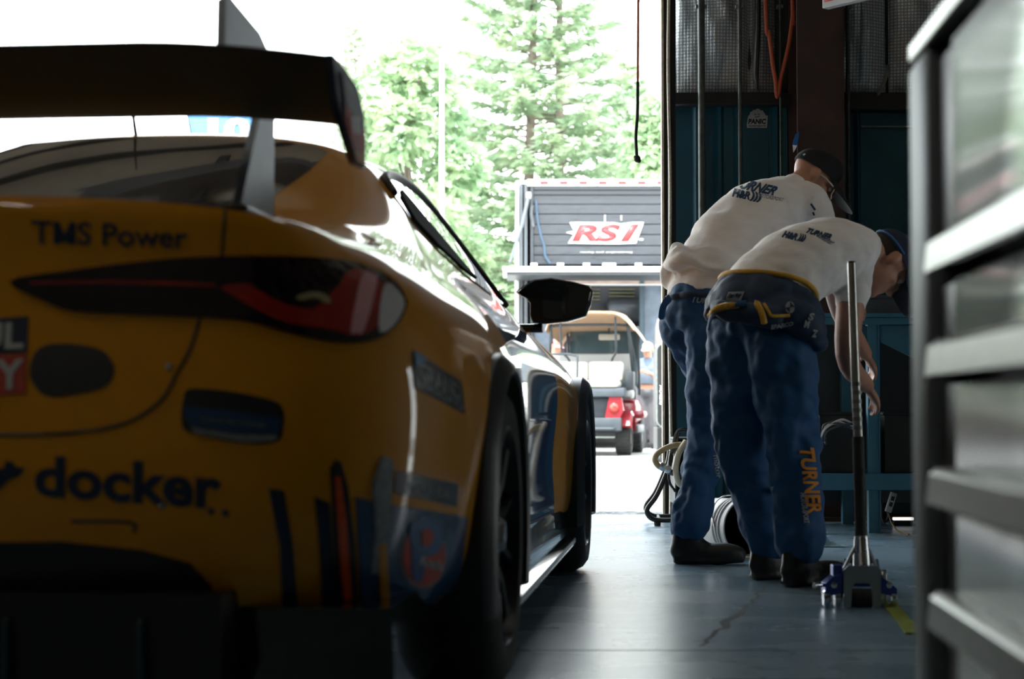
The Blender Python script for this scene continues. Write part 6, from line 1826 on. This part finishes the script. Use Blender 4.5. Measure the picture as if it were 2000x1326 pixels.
# cabinet space: x into the cabinet (right), y towards its far end (0) and back to the camera (negative)
M['cab_face'] = mat('polished_drawer', (.15, .165, .17), .14, metal=.95, noise_amt=.1, noise_scale=2, bump=.035, bump_scale=3.0, bump_dist=.03, stretch=(1, .5, 1.8))
M['cab_dark'] = mat('cabinet_black', (.012, .014, .014), .45, noise_amt=.1)
M['cab_trim'] = mat('brushed_trim', (.40, .40, .385), .34, metal=.9, noise_amt=.08, noise_scale=30)
M['drawer_refl_dark'] = mat('drawer_dark_reflection', (.012, .022, .032), .24, noise_amt=.1, noise_scale=2, bump=.03, bump_scale=3, bump_dist=.03)  # lower drawers: their dark blue reflection put into the colour
CL, CD, CH = 1.62, .62, 1.108
def cb_(name, a, b, m, bev=.004): return obj(name, bx(a, b, bev), m, cab, smooth=35)
cb_('carcass', (.045, -CL, .10), (CD, -.02, CH - .02), M['cab_dark'])
cb_('top_panel', (-.005, -CL, CH - .0195), (CD + .01, .0, CH), M['cab_dark'])
cb_('top_edge_trim', (-.014, -CL, CH - .022), (-.0055, -.02, CH + .002), M['cab_trim'], .003)
cb_('corner_post', (-.012, -.15, .09), (.044, -.0, CH - .023), mat('post_satin', (.15, .17, .18), .5, metal=.5, noise_amt=.1, noise_scale=4), .014)
levels = [CH - .03, .775, .645, .485, .33, .115]
for k in range(5):
    z1, z0 = levels[k], levels[k + 1]
    d = cb_('drawer', (-.004, -CL + .03, z0 + .012), (.044, -.30, z1 - .012), M['cab_face'] if k < 2 else M['drawer_refl_dark'], .006)
    if k < 5:
        zc = z0 + .02
        rl = NB()
        add_prism(rl, [(-.034, zc - .022), (-.030, zc + .014), (-.020, zc + .022), (-.0045, zc + .022), (-.0045, zc + .010), (-.018, zc + .008), (-.022, zc - .022)], CL - .29, 'y', -CL + .03)
        obj('pull_rail', rl, M['cab_trim'], d, smooth=40)
        cb_('drawer_gap', (.006, -.2995, z0 + .012), (.044, -.152, z1 - .012), M['cab_dark'])
cb_('base_plinth', (.06, -CL + .02, .06), (CD - .02, -.04, .0995), M['cab_dark'])
for x in (.10, CD - .08):
    for y in (-.12, -CL + .12):
        obj('castor', lathe([(0, -.02), (.03, -.02), (.034, -.012), (.034, .012), (.03, .02), (0, .02)], 16, Matrix.Translation((x, y, .034)) @ AXX), M['rubber'], cab, smooth=40)
# ------------------------------------------------------------------ ceiling lamps (their own light)
M['lamp_tube'] = mat('lamp_tube', (.9, .9, .85), .4, emit=(1.0, 0.93, 0.80), emit_str=36.0)
M['lamp_tube_dim'] = mat('lamp_tube_dim', (.9, .9, .85), .4, emit=(1.0, 0.95, 0.86), emit_str=18.0)
M['lamp_case'] = mat('lamp_case', (.6, .6, .58), .5, noise_amt=.05)
first = None
for i, (x, y) in enumerate([(-2.6, -1.4), (-2.6, 2.2), (0.6, 5.9), (-2.2, 7.2)]):  # last two are unseen, added to light the men's backs and the ceiling
    t = thing('ceiling_lamp', ('twin-tube strip lamp hung behind the tail of the car', 'twin-tube strip lamp hung over the left half of the car', 'unseen twin-tube strip lamp added to light the two bent men', 'unseen twin-tube strip lamp added to light the ceiling by the big door')[i], 'lamp', (x, y, ZC - .75), 0, 'ceiling strip lamps')
    if first is None:
        first = [(n, obj(n, b, m, t, smooth=40)) for n, b, m in (
            ('lamp_case', bx((-.022, -.62, .02), (.022, .62, .06), .004), M['lamp_case']),
            ('lamp_tube', tube([(-.05, -.6, .03), (-.05, .6, .03)], .014, 10), M['lamp_tube']),
            ('lamp_tube', tube([(.05, -.6, .03), (.05, .6, .03)], .014, 10), M['lamp_tube']),
            ('hanger', tube([(0, -.4, .07), (0, -.4, .74)], .004, 6), M['galv']),
            ('hanger', tube([(0, .4, .07), (0, .4, .74)], .004, 6), M['galv']))]
    else:
        for n, o in first:
            c = o.copy(); C.objects.link(c); c.parent = t
            if i > 1 and n == 'lamp_tube':
                c.data = o.data.copy(); c.data.materials[0] = M['lamp_tube_dim']
